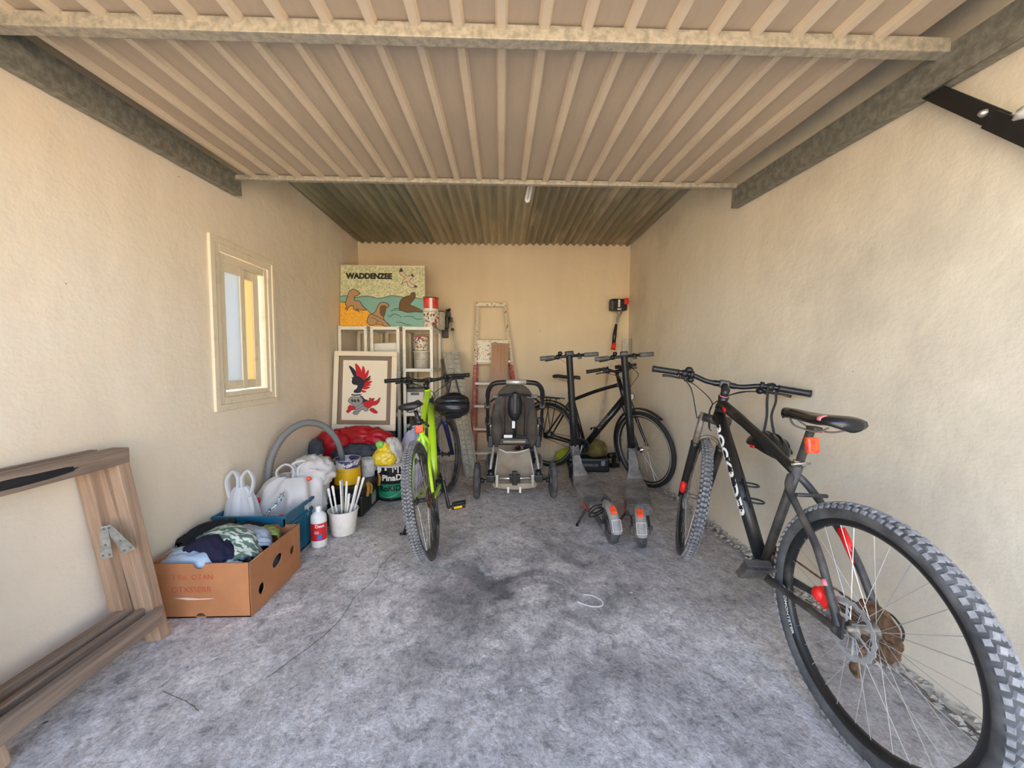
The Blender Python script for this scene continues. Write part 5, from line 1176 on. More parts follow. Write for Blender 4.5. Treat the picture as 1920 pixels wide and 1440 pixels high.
MB().box((-.115, -.12, 0), (.10, .12, .18), bev=.01).build('box_body', M['offwhite'], wb); MB().box((-.122, -.127, .175), (.107, .127, .25), Matrix.Rotation(-.05, 4, 'Y'), bev=.008).build('box_lid', M['shelf'], wb)
tin('plastic_tub', 'cream plastic tub on the shelf under a splattered tin', -.805, 3.84, 1.066, .082, .17, 'alu_dull', cat='tub', lid='offwhite', rim='offwhite', handle=(1, .06), taper=.92)
tin('paint_tin', 'splattered paint tin standing on the cream tub inside the shelving unit', -.81, 3.84, 1.245, .072, .14, 'splat', rim='splatred', lid='greydk', handle=(1, .08))
tin('paint_tin', 'small dark tin on the shelf behind the cream tub', -.90, 4.05, 1.066, .045, .20, 'greydk', lid='grey')
def bin_(name, label, cat, lo, hi, m1, m2):
    t = thing(name, label, cat); MB().box(lo, hi, bev=.012).build('bin_body', M[m1], t); x0, y0, z0 = lo; x1, y1, z1 = hi
    MB().box((x0-.004, y0-.004, z1-.03), (x1+.004, y1+.004, z1+.006), bev=.005).build('bin_lid', M[m2], t); MB().box(((x0+x1)/2-.04, y0-.010, z1-.06), ((x0+x1)/2+.04, y0, z1-.035), bev=.003).build('bin_handle', M['greydk'], t); return t
bin_('storage_bin', 'black storage bin in the middle bay of the middle shelving unit', 'bin', (-1.25, 3.72, .632), (-1.01, 4.12, .96), 'black', 'greydk')
bin_('storage_bin', 'black storage bin in the bottom bay of the middle shelving unit', 'bin', (-1.25, 3.72, .152), (-1.01, 4.12, .52), 'black', 'black')
bin_('storage_bin', 'grey bin with a white lid in the bottom bay behind the lime bicycle', 'bin', (-.94, 3.75, .152), (-.70, 4.10, .50), 'greydk', 'offwhite')
bin_('storage_bin', 'white box with a dark lid in the middle bay behind the lime bicycle', 'bin', (-.94, 3.74, .632), (-.77, 4.0, .86), 'offwhite', 'greydk')
tin('paint_tin', 'dark red tin in the middle bay of the shelving unit by the ladder', -.722, 3.80, .632, .04, .14, 'splatred', lid='greydk')

# ------------------------------------------------------------------ sea lion painting (crop pixels -> canvas metres)
cw, ch = .820, .605
pt_ = thing('painting', 'painted canvas of sea lions and a gull under speckled sky on top of the shelves', 'painting', TR(-1.572, 3.735, 1.472, 0, -.05))
MB().box((0, 0, 0), (cw, .03, ch), bev=.003).build('canvas', M['frame_w'], pt_)
AT = Matrix.Rotation(PI/2, 4, 'X')
def canv(p): return V(((p[0]-205)/(1150-205)*cw, (830-p[1])/(830-145)*ch, 0))
def shape(parent, name, pts, m, z, k=5, f=canv, outline=None, closed=True, T=AT, ow=.0055):
    P = [f(p) for p in pts]; S = spline([(p.x, p.y, 0) for p in P], k, True) if k > 1 else P
    if m: MB().prism([(p.x, p.y) for p in S], z, z+.0006, T).build(name, M[m], parent)
    if outline:
        mb = MB(); ribbon(mb, S+[S[0]], ow, z+.0005, T); mb.build(name+'_outline', M[outline], parent)
def line(parent, name, pts, m, z, wd, f=canv, k=5, T=AT):
    S = spline([tuple(f(p)) for p in pts], k); mb = MB(); ribbon(mb, S, wd, z, T); return mb.build(name, M[m], parent)
E0 = .0008
shape(pt_, 'painted_sky', [(208, 148), (1148, 165), (1143, 828), (203, 828)], 'mosaic', E0, 1)
sea = [(203, 495), (280, 488), (350, 505), (420, 500), (520, 490), (620, 512), (700, 500), (780, 482), (860, 492), (960, 505), (1060, 505), (1146, 518), (1146, 828), (203, 828)]
shape(pt_, 'painted_sea', sea, 'sea', E0+.0008, 1); line(pt_, 'horizon_line', sea[:12], 'ink', E0+.0018, .005)
shape(pt_, 'painted_beach', [(203, 556), (260, 562), (300, 600), (470, 630), (560, 680), (620, 730), (720, 780), (765, 828), (203, 828)], 'sand', E0+.0016, 1); line(pt_, 'beach_line', [(203, 556), (260, 562)], 'ink', E0+.0026, .005)
line(pt_, 'beach_line', [(450, 600), (500, 640), (560, 690), (640, 725), (700, 762), (745, 800), (765, 828)], 'ink', E0+.0026, .005)
shape(pt_, 'sitting_sea_lion', [(262, 570), (285, 500), (300, 450), (345, 412), (390, 430), (425, 460), (395, 485), (365, 500), (370, 540), (420, 545), (455, 600), (500, 640), (450, 645), (380, 630), (420, 660), (360, 640), (350, 600), (320, 600), (290, 625), (285, 645), (262, 630), (280, 610)], 'seal', E0+.0024, 4, outline='ink')
shape(pt_, 'turning_sea_lion', [(505, 760), (530, 700), (590, 670), (620, 610), (650, 565), (700, 560), (740, 575), (750, 600), (720, 620), (705, 680), (690, 740), (730, 790), (765, 825), (700, 822), (660, 805), (600, 800), (560, 818), (515, 795)], 'seal', E0+.0024, 4, outline='ink')
shape(pt_, 'sea_lion_shade', [(655, 600), (680, 590), (720, 600), (705, 660), (690, 720), (650, 690), (645, 640)], 'seal_d', E0+.0034, 4)
line(pt_, 'fold_line', [(545, 730), (590, 735), (620, 765), (600, 800)], 'ink', E0+.0036, .004); line(pt_, 'fold_line', [(620, 760), (670, 780), (690, 810)], 'ink', E0+.0036, .004)
shape(pt_, 'diving_sea_lion', [(865, 600), (880, 535), (930, 495), (985, 480), (1005, 450), (1040, 448), (1042, 500), (1010, 545), (985, 580), (1040, 605), (1110, 640), (1125, 665), (1040, 660), (960, 668), (900, 650), (865, 632)], 'seal_d', E0+.0024, 4, outline='ink')
for ps in ([(770, 655), (810, 640), (870, 645), (900, 650)], [(800, 630), (840, 622), (870, 630)], [(735, 705), (765, 712), (800, 688), (850, 695), (890, 725)], [(915, 715), (960, 710), (1010, 715), (1060, 742), (1125, 738)], [(830, 775), (890, 780), (940, 800), (1000, 808)]): line(pt_, 'wave_line', ps, 'ink', E0+.0026, .005)
shape(pt_, 'gull_body', [(865, 225), (885, 172), (920, 235), (965, 268), (1010, 240), (1028, 272), (990, 300), (985, 335), (1070, 380), (1000, 392), (950, 350), (960, 325), (900, 340), (893, 360), (905, 310), (935, 285), (900, 262)], 'gull', E0+.0016, 3, outline='ink', ow=.004)
shape(pt_, 'wing_tip', [(866, 220), (885, 172), (905, 215)], 'ink', E0+.0028, 1); shape(pt_, 'wing_tip', [(1030, 365), (1070, 380), (1035, 388)], 'ink', E0+.0028, 1); shape(pt_, 'gull_head', [(995, 265), (1008, 238), (1028, 272)], 'ink', E0+.0028, 1)
pc = canv((527, 270)); text('WADDENZEE', 0.072, M['ink'], pt_, Matrix.Translation((pc.x, -E0-.0014, pc.y)) @ AT, off=.0045)
def thin_y(o): pass

# ------------------------------------------------------------------ framed heraldic print
fw, fh = .585, .735
ft_ = thing('framed_print', 'framed print of a knight helmet with red and black plumes, leaning on the shelves', 'picture', Matrix.Translation((-1.56, 3.46, .50)) @ Matrix.Rotation(-.02, 4, 'Z') @ Matrix.Rotation(-.10, 4, 'X') @ Matrix.Rotation(.012, 4, 'Y'))
m = MB()
for lo, hi in (((0, -.0, 0), (fw, .03, .055)), ((0, 0, fh-.045), (fw, .03, fh)), ((0, 0, .055), (.045, .03, fh-.045)), ((fw-.05, 0, .055), (fw, .03, fh-.045))): m.box(lo, hi, bev=.005)
m.build('frame', M['frame_w'], ft_)
MB().box((.04, .012, .05), (fw-.045, .020, fh-.04)).build('mount', M['mount'], ft_)
m = MB(); m.box((.085, .008, .095), (fw-.09, .0118, fh-.085)); m.build('print_paper', M['paper'], ft_)
m = MB()
for lo, hi in (((.040, .006, .050), (.048, .012, fh-.04)), ((fw-.053, .006, .05), (fw-.045, .012, fh-.04)), ((.04, .006, .05), (fw-.045, .012, .058)), ((.04, .006, fh-.05), (fw-.045, .012, fh-.042))): m.box(lo, hi)
m.build('inner_bead', M['greydk'], ft_)
def fr_(p): return V((.085+(p[0]-210)/(757-210)*(fw-.175), .095+(955-p[1])/(955-175)*(fh-.18), 0))
AF = Matrix.Translation((0, .0078, 0)) @ AT
def plume(base, tip, w, m, bend=0):
    b_, t_ = V((base[0], base[1], 0)), V((tip[0], tip[1], 0)); d = t_-b_; n = V((-d.y, d.x, 0)).normalized(); w *= 1.3; L, R = [], []
    for k in range(9):
        u = k/8; c = b_+d*u+n*bend*math.sin(PI*u); ww = w*(math.sin(PI*(u*.86+.10))**.7)
        L.append(c+n*ww); R.append(c-n*ww)
    shape(ft_, 'plume', [(q.x, q.y) for q in L+[t_]+R[::-1]], m, E0, 1, f=fr_, T=AF)
for i, (bs, tp_, w, mm, bd_) in enumerate([((375, 420), (285, 248), 20, 'art_navy', 14), ((400, 430), (365, 220), 26, 'art_red', 22), ((430, 440), (458, 250), 20, 'art_red', 16), ((445, 450), (525, 300), 16, 'art_red', 12), ((450, 470), (553, 375), 14, 'art_navy', 10), ((450, 490), (575, 445), 15, 'art_red', 10), ((440, 530), (550, 525), 14, 'art_red', 10), ((430, 560), (508, 583), 12, 'art_red', 8), ((455, 475), (560, 410), 10, 'art_red', 6), ((440, 510), (565, 490), 10, 'art_red', 6), ((360, 430), (318, 400), 8, 'art_navy', 2)]):
    plume(bs, tp_, w, mm, bd_)
shape(ft_, 'plume_crest', [(325, 440), (345, 390), (400, 385), (460, 420), (480, 470), (470, 520), (450, 560), (430, 600), (360, 600), (355, 570), (385, 545), (395, 505), (350, 495), (328, 475)], 'art_navy', E0+.0008, 4, f=fr_, T=AF)
shape(ft_, 'red_mantling', [(455, 690), (500, 705), (545, 695), (545, 665), (580, 672), (612, 668), (600, 705), (640, 695), (680, 655), (668, 720), (630, 755), (585, 765), (545, 800), (505, 780), (475, 750)], 'art_red', E0, 3, f=fr_, T=AF, outline='art_navy', ow=.003)
shape(ft_, 'red_mantling', [(288, 790), (310, 760), (345, 775), (375, 770), (375, 815), (330, 830), (295, 862), (268, 845), (285, 820)], 'art_red', E0, 3, f=fr_, T=AF, outline='art_navy', ow=.003)
shape(ft_, 'red_mantling', [(553, 820), (580, 795), (615, 810), (655, 850), (625, 865), (590, 850)], 'art_red', E0, 3, f=fr_, T=AF, outline='art_navy', ow=.003)
shape(ft_, 'dark_mantling', [(430, 650), (455, 640), (490, 680), (530, 695), (500, 715), (460, 715)], 'art_navy', E0+.0004, 3, f=fr_, T=AF)
shape(ft_, 'knight_helmet', [(288, 700), (310, 665), (345, 648), (400, 655), (440, 650), (470, 690), (462, 730), (470, 760), (520, 790), (538, 825), (500, 838), (470, 815), (430, 845), (410, 880), (370, 882), (350, 862), (380, 820), (360, 780), (320, 740), (298, 728)], 'art_grey', E0+.0012, 3, f=fr_, T=AF, outline='art_navy', ow=.004)
for c in ((338, 702), (372, 705), (412, 700)): shape(ft_, 'visor_slot', [(c[0]-12, c[1]-16), (c[0]+10, c[1]-12), (c[0]+12, c[1]+18), (c[0]-8, c[1]+16)], 'art_navy', E0+.0022, 3, f=fr_, T=AF)
for ps in ([(330, 745), (380, 790), (420, 760), (465, 735)], [(385, 820), (430, 800), (470, 770)], [(360, 865), (395, 845), (430, 845)]): line(ft_, 'engraved_line', ps, 'art_navy', E0+.0022, .003, f=fr_, T=AF)
for k in range(5): q = (345+k*24, 614-(8 if k % 2 else 0)); shape(ft_, 'coronet_bead', [(q[0]-8, q[1]), (q[0], q[1]-9), (q[0]+8, q[1]), (q[0], q[1]+9)], 'gull', E0+.0024, 3, f=fr_, T=AF)
line(ft_, 'coronet', [(325, 625), (385, 632), (450, 622)], 'art_navy', E0+.0016, .012, f=fr_, T=AF)

# ------------------------------------------------------------------ things heaped in the left back corner
bin_('storage_crate', 'black lidded crate under the framed print and red jacket', 'crate', (-1.56, 3.22, .0), (-1.00, 3.62, .30), 'black', 'greydk')
pl2 = thing('packing_block', 'dark block on the black crate that the framed print stands on', 'block'); MB().box((-1.56, 3.42, .307), (-1.0, 3.56, .495), bev=.01).build('block_body', M['darkcloth'], pl2)
rj = thing('red_jacket', 'crumpled red jacket spread in front of the framed print', 'jacket')
m = MB(); blob(m, (-1.24, 3.30, .445), (.235, .085, .105), .22, 2.2, 1, 4, flatz=.34); blob(m, (-1.44, 3.22, .40), (.13, .08, .125), .25, 2.3, 2, 4); blob(m, (-1.08, 3.27, .45), (.12, .08, .075), .25, 2.6, 4, 4)
m.build('jacket_cloth', M['jacket'], rj); m = MB(); m.tube(spline([(-1.03, 3.24, .46), (-.985, 3.22, .47), (-.955, 3.22, .46), (-.95, 3.24, .43)], 4), .022, 8, flat=.6); m.build('jacket_sleeve', M['jacket'], rj)
dc = thing('dark_clothes', 'heap of dark blue-grey clothes under the red jacket behind the yellow tin', 'clothes')
m = MB(); blob(m, (-1.20, 3.15, .345), (.17, .09, .075), .3, 2.6, 8, 4, flatz=.309); blob(m, (-1.10, 3.18, .36), (.10, .07, .06), .3, 3, 9, 3, flatz=.309); m.build('cloth_heap', M['darkcloth'], dc)
bp = thing('backpack', 'black backpack slumped between the carrier bags and the toolbox', 'backpack')
m = MB(); blob(m, (-1.455, 2.86, .22), (.11, .14, .17), .15, 2, 12, 4, flatz=.0); m.build('pack_body', M['black'], bp)
m = MB(); m.tube(spline([(-1.36, 2.76, .36), (-1.30, 2.72, .33), (-1.28, 2.70, .24), (-1.30, 2.70, .15)], 5), .012, 6, flat=.4); m.tube(spline([(-1.42, 2.74, .37), (-1.34, 2.70, .355), (-1.26, 2.72, .33)], 5), .009, 6, flat=.4); m.build('pack_strap', M['grey'], bp)
bt_ = thing('boot', 'dark leather boot on its side behind the red jacket by the wall', 'boot')
m = MB(); blob(m, (-1.52, 3.10, .40), (.05, .07, .09), .18, 3, 14, 3); blob(m, (-1.50, 3.06, .30), (.045, .09, .045), .15, 3, 15, 3); m.build('boot_leather', M['darkcloth'], bt_)

tb = thing('toolbox', 'black plastic toolbox with mustard latches under the yellow tin', 'toolbox', TR(-1.165, 2.90, 0, -.03))
MB().box((-.17, -.21, 0), (.17, .21, .155), bev=.015).build('toolbox_body', M['black'], tb); MB().box((-.175, -.215, .157), (.175, .215, .215), bev=.018).build('toolbox_lid', M['black'], tb)
for x in (-.08, .10):
    m = MB(); m.box((x-.014, -.225, .10), (x+.014, -.212, .175), bev=.004); m.build('front_latch', M['greydk'], tb)
for y in (-.11, .13):
    m = MB(); m.tube(spline([(.178, y-.028, .135), (.188, y-.03, .185), (.172, y, .222), (.188, y+.03, .185), (.178, y+.028, .135)], 5), .012, 8); m.build('side_latch', M['latch'], tb)
MB().box((.1695, -.03, .03), (.172, .05, .12)).build('sticker', M['grey'], tb)
tin('paint_tin', 'open yellow-labelled paint tin with smeared blue top, standing on the black toolbox', -1.158, 2.82, .216, .092, .185, 'tin_blue', rim='tinsteel', band=[(.02, .68, 'yellow')], open_=True, handle=(1, .05))
tin('paint_tin', 'small scuffed white tin on the toolbox behind the yellow one', -1.068, 3.00, .216, .052, .135, 'tinwhite', rim='tinwhite', open_=True)
pail = tin('paint_pail', 'black paint pail with a green label and white lettering behind the lime bicycle tyre', -.905, 3.12, 0, .138, .285, 'pailblack', cat='paint pail', rim='offwhite', band=[(.10, .50, 'green')], lid='offwhite', handle=(1, .20), taper=.93)
def cylw(r, zc, a0): return lambda p: V(((r+.0012+p.z)*math.cos(a0+p.x/r), (r+.0012+p.z)*math.sin(a0+p.x/r), zc+p.y))
text('PinaDur', .066, M['white'], pail, None, cylw(.138, .195, -PI/2+.42), off=.002, name='white_lettering'); text('RoKlDur', .064, M['black'], pail, None, cylw(.1375, .108, -PI/2+.30), off=.0022, name='black_lettering')
m = MB()
for k in range(26):
    a = random.uniform(0, 2*PI); m.tube([(.139*math.cos(a), .139*math.sin(a), .28), (.1395*math.cos(a), .1395*math.sin(a), .28-random.uniform(.01, .05))], random.uniform(.004, .009), 5)
m.build('paint_drips', M['offwhite'], pail)
cb = thing('snack_bag', 'crumpled yellow and green foil bag lying on the black pail', 'bag')
m = MB(); blob(m, (-.955, 3.05, .335), (.085, .045, .075), .2, 3, 21, 4, flatz=.294); blob(m, (-.955, 3.06, .40), (.05, .03, .06), .25, 3, 27, 3); m.build('foil_bag', M['foil_y'], cb); m = MB(); blob(m, (-.985, 3.04, .455), (.03, .018, .028), .2, 4, 22, 3); m.build('green_corner', M['foil_g'], cb)
pb = thing('paper_bag', 'crumpled whitish paper bag on the black pail behind the yellow foil bag', 'bag')
m = MB(); blob(m, (-.895, 3.12, .375), (.065, .07, .105), .22, 3, 23, 4, flatz=.294); blob(m, (-.925, 3.12, .46), (.03, .035, .035), .3, 4, 24, 3); m.build('crumpled_bag', M['foil_w'], pb)
lb_ = thing('lilac_bag', 'pale lilac plastic bag beside the pail behind the bicycle tyre', 'bag'); m = MB(); blob(m, (-.80, 3.36, .24), (.10, .09, .26), .16, 2.5, 26, 4, flatz=.0); m.build('bag_film', M['lilac'], lb_)

# bucket of brushes
bk_ = tin('brush_bucket', 'white plastic bucket full of paint brushes on the floor beside the toolbox', -1.04, 2.45, 0, .092, .155, 'offwhite', cat='bucket', rim='offwhite', open_=True, taper=.80)
bp_ = [(-.070, -.03, -.40, .12, .30, 0), (-.048, -.01, -.28, .06, .31, 0), (-.018, .02, -.05, .0, .345, 1), (.022, .0, .08, .02, .34, 2), (.05, -.02, .20, -.02, .27, 2), (.06, .02, .32, .1, .36, 0), (.076, .01, .50, .0, .375, 0), (.066, -.04, .46, -.06, .345, 0), (-.035, .045, -.12, .1, .31, 0)]
labs_b = ['leftmost paint brush leaning out of the white bucket', 'second brush from the left in the white bucket', 'broad flat white brush standing upright in the white bucket', 'slim white brush standing upright mid-bucket', 'short stubby brush handle low in the bucket', 'long brush handle leaning right in the bucket', 'longest paint brush leaning far right out of the bucket', 'thick round brush handle leaning right at the bucket front', 'brush handle half hidden at the back of the bucket']
for (x, y, tx, ty, L, ty_), lb in zip(bp_, labs_b):
    L -= .03; b_ = V((-1.04+x*.45, 2.45+y, .03)); d = V((tx*.6, ty, 1)).normalized(); T_ = Matrix.Translation(b_) @ d.to_track_quat('Z', 'Y').to_matrix().to_4x4()
    br = thing('paint_brush', lb, 'brush', T_, 'paint brushes in the white bucket')
    m = MB()
    if ty_ == 1: m.box((-.019, -.004, .10), (.019, .004, L), bev=.003)
    elif ty_ == 2: m.tube([(0, 0, .09), (0, 0, .2), (0, 0, L)], [.0075, .008, .0075], 8)
    else: m.tube([(0, 0, .09), (0, 0, .16), (0, 0, L*.8), (0, 0, L), (0, 0, L+.006)], [.008, .0055, .007, .009, .006], 10)
    m.build('brush_handle', M['brush'], br); MB().box((-.017, -.006, .05), (.017, .006, .11), bev=.002).build('ferrule', M['tinsteel'], br); MB().box((-.018, -.007, .0), (.018, .007, .052), bev=.003).build('bristles', M['bristle'], br)
# white bottle
wbt = thing('plastic_bottle', 'white plastic bottle with a red label on the floor beside the blue crate', 'bottle', TR(-1.115, 2.275, 0))
MB().lathe([(0, 0), (.040, 0), (.045, .006), (.045, .175), (.042, .192), (.026, .208), (.015, .214), (.015, .225), (0, .225)], 28).build('bottle_body', M['white'], wbt)
MB().lathe([(.016, .214), (.0165, .242), (.013, .246), (0, .246)], 20).build('bottle_cap', M['white'], wbt)
lbl = MB().lathe([(.0455, .045), (.0456, .150)], 28).build('bottle_label', M['terracotta'], wbt)
MB().add([((.0462)*math.cos(a), .0462*math.sin(a), z) for z in (.052, .085) for a in [-1.35+.08*k for k in range(8)]], [(k, k+1, 9+k, 8+k) for k in range(7)]).build('blue_emblem', M['blueprint'], lbl)
text('Dess', .026, M['white'], lbl, None, cylw(.0462, .135, -PI/2+.55), off=.0006, name='label_lettering')
m = MB()
for k in range(3): m.add([(.0463*math.cos(a), .0463*math.sin(a), z) for z in (.100-.006*k+.004, .100-.006*k+.002) for a in [-1.7+.08*j for j in range(8)]], [(j, j+1, 9+j, 8+j) for j in range(7)])
m.build('label_print', M['white'], lbl)

# blue crate
X0, X1, Y0_, Y1_, HC = -1.572, -1.188, 2.045, 2.56, .275
cr2 = thing('plastic_crate', 'teal blue plastic crate holding carrier bags, behind the cardboard box', 'crate')
m = MB(); m.box((X0, Y0_, 0), (X1, Y1_, .008)); m.box((X0, Y0_, 0), (X0+.006, Y1_, HC)); m.box((X0, Y0_, 0), (X1, Y0_+.006, HC)); m.box((X0, Y1_-.006, 0), (X1, Y1_, HC)); 
m.box((X1-.006, Y0_, 0), (X1, Y1_, HC-.055)); m.box((X1-.006, Y0_, HC-.055), (X1, Y0_+.21, HC)); m.box((X1-.006, Y0_+.31, HC-.055), (X1, Y1_, HC)); m.box((X1-.006, Y0_+.2, HC-.022), (X1, Y0_+.32, HC))
m.build('crate_shell', M['crate'], cr2)
m = MB(); m.box((X0-.006, Y0_-.006, HC-.012), (X1+.01, Y0_+.008, HC+.004), bev=.003); m.box((X0-.006, Y1_-.008, HC-.012), (X1+.01, Y1_+.006, HC+.004), bev=.003); m.box((X1-.008, Y0_, HC-.012), (X1+.010, Y1_, HC+.004), bev=.003); m.box((X0-.008, Y0_, HC-.012), (X0+.008, Y1_, HC+.004), bev=.003); m.box((X1-.002, Y0_, HC-.075), (X1+.006, Y1_, HC-.062), bev=.002); m.build('crate_rim', M['crate'], cr2)
for k in range(6):
    y = Y0_+.02+k*.094; MB().box((X1-.001, y, .01), (X1+.005, y+.012, HC-.075), bev=.001).build('crate_rib', M['crate'], cr2)
MB().box((X1-.001, Y0_+.0, .12), (X1+.0035, Y1_, .13)).build('crate_rib', M['crate'], cr2)

def carrier(name, label, c, rx_, ry_, h, seed, mt, T, hn=2, lean=0, fold=.10, prof=((.88, 0), (1.0, .08), (1.0, .28), (.90, .48), (.72, .68), (.50, .86), (.30, .96))):
    t = thing(name, label, 'bag', T)
    m = MB(); n = 56
    vs = []
    for i, (r, z) in enumerate(spline([(r, z, 0) for r, z in prof], 4)[:0] or [(p.x, p.y) for p in spline([(r, z, 0) for r, z in prof], 4)]):
        for k in range(n):
            a = 2*PI*k/n; f = 1+fold*(.5-abs(noise.noise(V((math.cos(a)*2.2+seed, math.sin(a)*2.2, z*1.2+seed)))*2.4))+(.05*math.sin(a*9+seed+z*3)+.045*math.sin(a*17+seed*2-z*4))*min(1, z*1.3)
            vs.append((rx_*r*f*math.cos(a)+lean*z, ry_*r*f*math.sin(a), h*z))
    ms = len(vs)//n; fs = [(i*n+k, i*n+(k+1) % n, (i+1)*n+(k+1) % n, (i+1)*n+k) for i in range(ms-1) for k in range(n)]+[tuple(range(n))[::-1]]
    m.add(vs, fs, smooth=True); m.build('bag_body', mt, t)
    for s in (-1, 1) if hn == 2 else (1,):
        m = MB(); m.tube(spline([(lean+s*rx_*.46, -.01, h*.82), (lean+s*rx_*.62, 0, h*1.04), (lean+s*rx_*.36, .01, h*1.17), (lean+s*rx_*.08, .0, h*1.08), (lean+s*rx_*.14, -.005, h*.84)], 6), .026, 10, flat=.28); m.build('bag_handle', mt, t)
    return t
carrier('carrier_bag', 'plain white carrier bag with knotted handles standing in the blue crate by the wall', None, .108, .085, .41, 3, M['bag'], TR(-1.478, 2.145, .02, .2), lean=-.005)
b2 = carrier('carrier_bag', 'stuffed printed carrier bag with small red flowers leaning in the blue crate', None, .172, .125, .33, 9, M['bag2'], TR(-1.35, 2.37, .09, .35), lean=.05, fold=.34, prof=((.80, 0), (1.0, .12), (1.06, .36), (1.03, .62), (.88, .84), (.62, .97)))
def flower(x, z, y, s=.018, seed=0):
    m = MB(); blob(m, (x, y, z), (s, .006, s*.9), .3, 3, seed, 2); m.build('printed_flower', M['red'], b2)
m = MB(); tmp = b2.matrix_basis.inverted()
for i, (wx, wy, wz, s) in enumerate(((-1.475, 2.28, .285, .014), (-1.315, 2.232, .20, .014), (-1.20, 2.34, .395, .014), (-1.42, 2.245, .22, .008))):
    m = MB(); blob(m, (wx, wy, wz), (s, .010, s*.8), .3, 3, i, 2, T=tmp); m.build('printed_flower', M['red'] if i < 2 else M['reflector'], b2)
cn = thing('carrier_bag', 'smaller white carrier bag bunched on top of the printed one', 'bag')
m = MB(); blob(m, (-1.235, 2.47, .40), (.10, .08, .085), .42, 3.0, 33, 4); m.tube(spline([(-1.30, 2.42, .42), (-1.33, 2.40, .47), (-1.27, 2.42, .485), (-1.25, 2.43, .43)], 5), .012, 6, flat=.4); m.build('bag_film', M['bag2'], cn)
ts = thing('tinsel_garland', 'silver green tinsel garland hanging over the printed bag into the crate', 'garland')
m = MB(); S_ = spline([(-1.285, 2.20, .345), (-1.30, 2.17, .30), (-1.33, 2.14, .265), (-1.345, 2.11, .235), (-1.40, 2.10, .225), (-1.36, 2.12, .22), (-1.30, 2.11, .215)], 8)
rr = random.Random(5)
for p_ in S_:
    for k in range(7):
        q = V((rr.uniform(-1, 1), rr.uniform(-1, 1), rr.uniform(-1, 1))).normalized()*rr.uniform(.008, .018); w_ = q.orthogonal().normalized()*.003; m.add([p_-w_, p_+w_, p_+q+w_*.6, p_+q-w_*.6], [(0, 1, 2, 3)])
tg = m.build('tinsel', M['tinsel'], ts); tg['kind'] = 'stuff'
MB().tube(S_, .0035, 6).build('cord', M['tinsteel'], ts)
bb_ = thing('blue_packet', 'bright blue and white crinkled packet at the near end of the blue crate', 'packet')
m = MB(); blob(m, (-1.31, 2.10, .17), (.085, .05, .065), .25, 3, 41, 3); m.build('packet_film', M['foil_w'], bb_); m = MB(); blob(m, (-1.265, 2.085, .205), (.035, .025, .028), .2, 3, 42, 3); blob(m, (-1.385, 2.085, .20), (.03, .02, .018), .2, 3, 43, 3); m.build('blue_print', M['bluebright'], bb_)

# ribbed hose arching between the bags
hs = thing('vacuum_hose', 'grey ribbed hose standing in a tall arch against the left wall', 'hose')
S_ = spline([(-1.50, 2.48, .20), (-1.525, 2.46, .34), (-1.52, 2.50, .50), (-1.475, 2.58, .63), (-1.40, 2.68, .69), (-1.315, 2.78, .655), (-1.25, 2.85, .54), (-1.225, 2.88, .40), (-1.22, 2.90, .24)], 14)
m = MB(); m.tube(S_, [0.0215+(.0035 if i % 2 == 0 and i < 80 else 0) for i in range(len(S_))], 14); m.build('hose_tube', M['hose'], hs)

# ------------------------------------------------------------------ cardboard box of clothes
bx = thing('cardboard_box', 'brown cardboard box full of clothes on the floor beside the timber trestle', 'box', TR(-1.10, 1.622, 0, 0))
Wd, Dp, Hb, th = .425, .405, .245, .006
def panel(pts, holes, mname, T, nm, depth=th):
    """cut-out board panel in a local xy plane"""
    c = bpy.data.curves.new('panel', 'CURVE'); c.dimensions = '2D'; c.fill_mode = 'BOTH'; c.extrude = depth/2
    for ring_ in [pts]+holes:
        sp = c.splines.new('POLY'); sp.points.add(len(ring_)-1)
        for i, p in enumerate(ring_): sp.points[i].co = (p[0], p[1], 0, 1)
        sp.use_cyclic_u = True
    o = bpy.data.objects.new('panel', c); COL.objects.link(o); dg = bpy.context.evaluated_depsgraph_get(); me = bpy.data.meshes.new_from_object(o.evaluated_get(dg)); bpy.data.objects.remove(o); bpy.data.curves.remove(c)
    me.name = nm; me.materials.clear(); me.materials.append(M[mname]); o = bpy.data.objects.new(nm, me); COL.objects.link(o); o.parent = bx; o.matrix_basis = T; return o
def semi(cx, cy, r, a0, a1, n=8): return [(cx+r*math.cos(a0+(a1-a0)*i/n), cy+r*math.sin(a0+(a1-a0)*i/n)) for i in range(n+1)]
def ell(cx, cy, a, b_, rot=0, n=16): return [(cx+a*math.cos(t)*math.cos(rot)-b_*math.sin(t)*math.sin(rot), cy+a*math.cos(t)*math.sin(rot)+b_*math.sin(t)*math.cos(rot)) for t in [2*PI*i/n for i in range(n)]]
fp = [(-Wd, 0)]+semi(-.215, 0, .022, PI, 0)+[(0, 0), (0, Hb)]+semi(-.215, Hb, .026, 0, -PI)+[(-Wd, Hb)]
MXZ = Matrix.Rotation(PI/2, 4, 'X')
front = panel(fp, [], 'card', Matrix.Translation((0, th/2, 0)) @ MXZ, 'box_front')
panel([(-Wd, 0), (0, 0), (0, Hb-.005)]+semi(-.09, Hb-.005, .018, 0, -PI)+semi(-.31, Hb-.005, .018, 0, -PI)+[(-Wd, Hb-.005)], [], 'card', Matrix.Translation((0, Dp, 0)) @ MXZ, 'box_back')
MYZ = Matrix(((0, 0, 1, 0), (1, 0, 0, 0), (0, 1, 0, 0), (0, 0, 0, 1)))
sidep = panel([(0, 0), (Dp, 0), (Dp, Hb), (0, Hb)], [ell(.20, .150, .042, .026, .25), ell(.33, .135, .022, .022), ell(.075, .085, .022, .026)], 'card', MYZ, 'box_side')
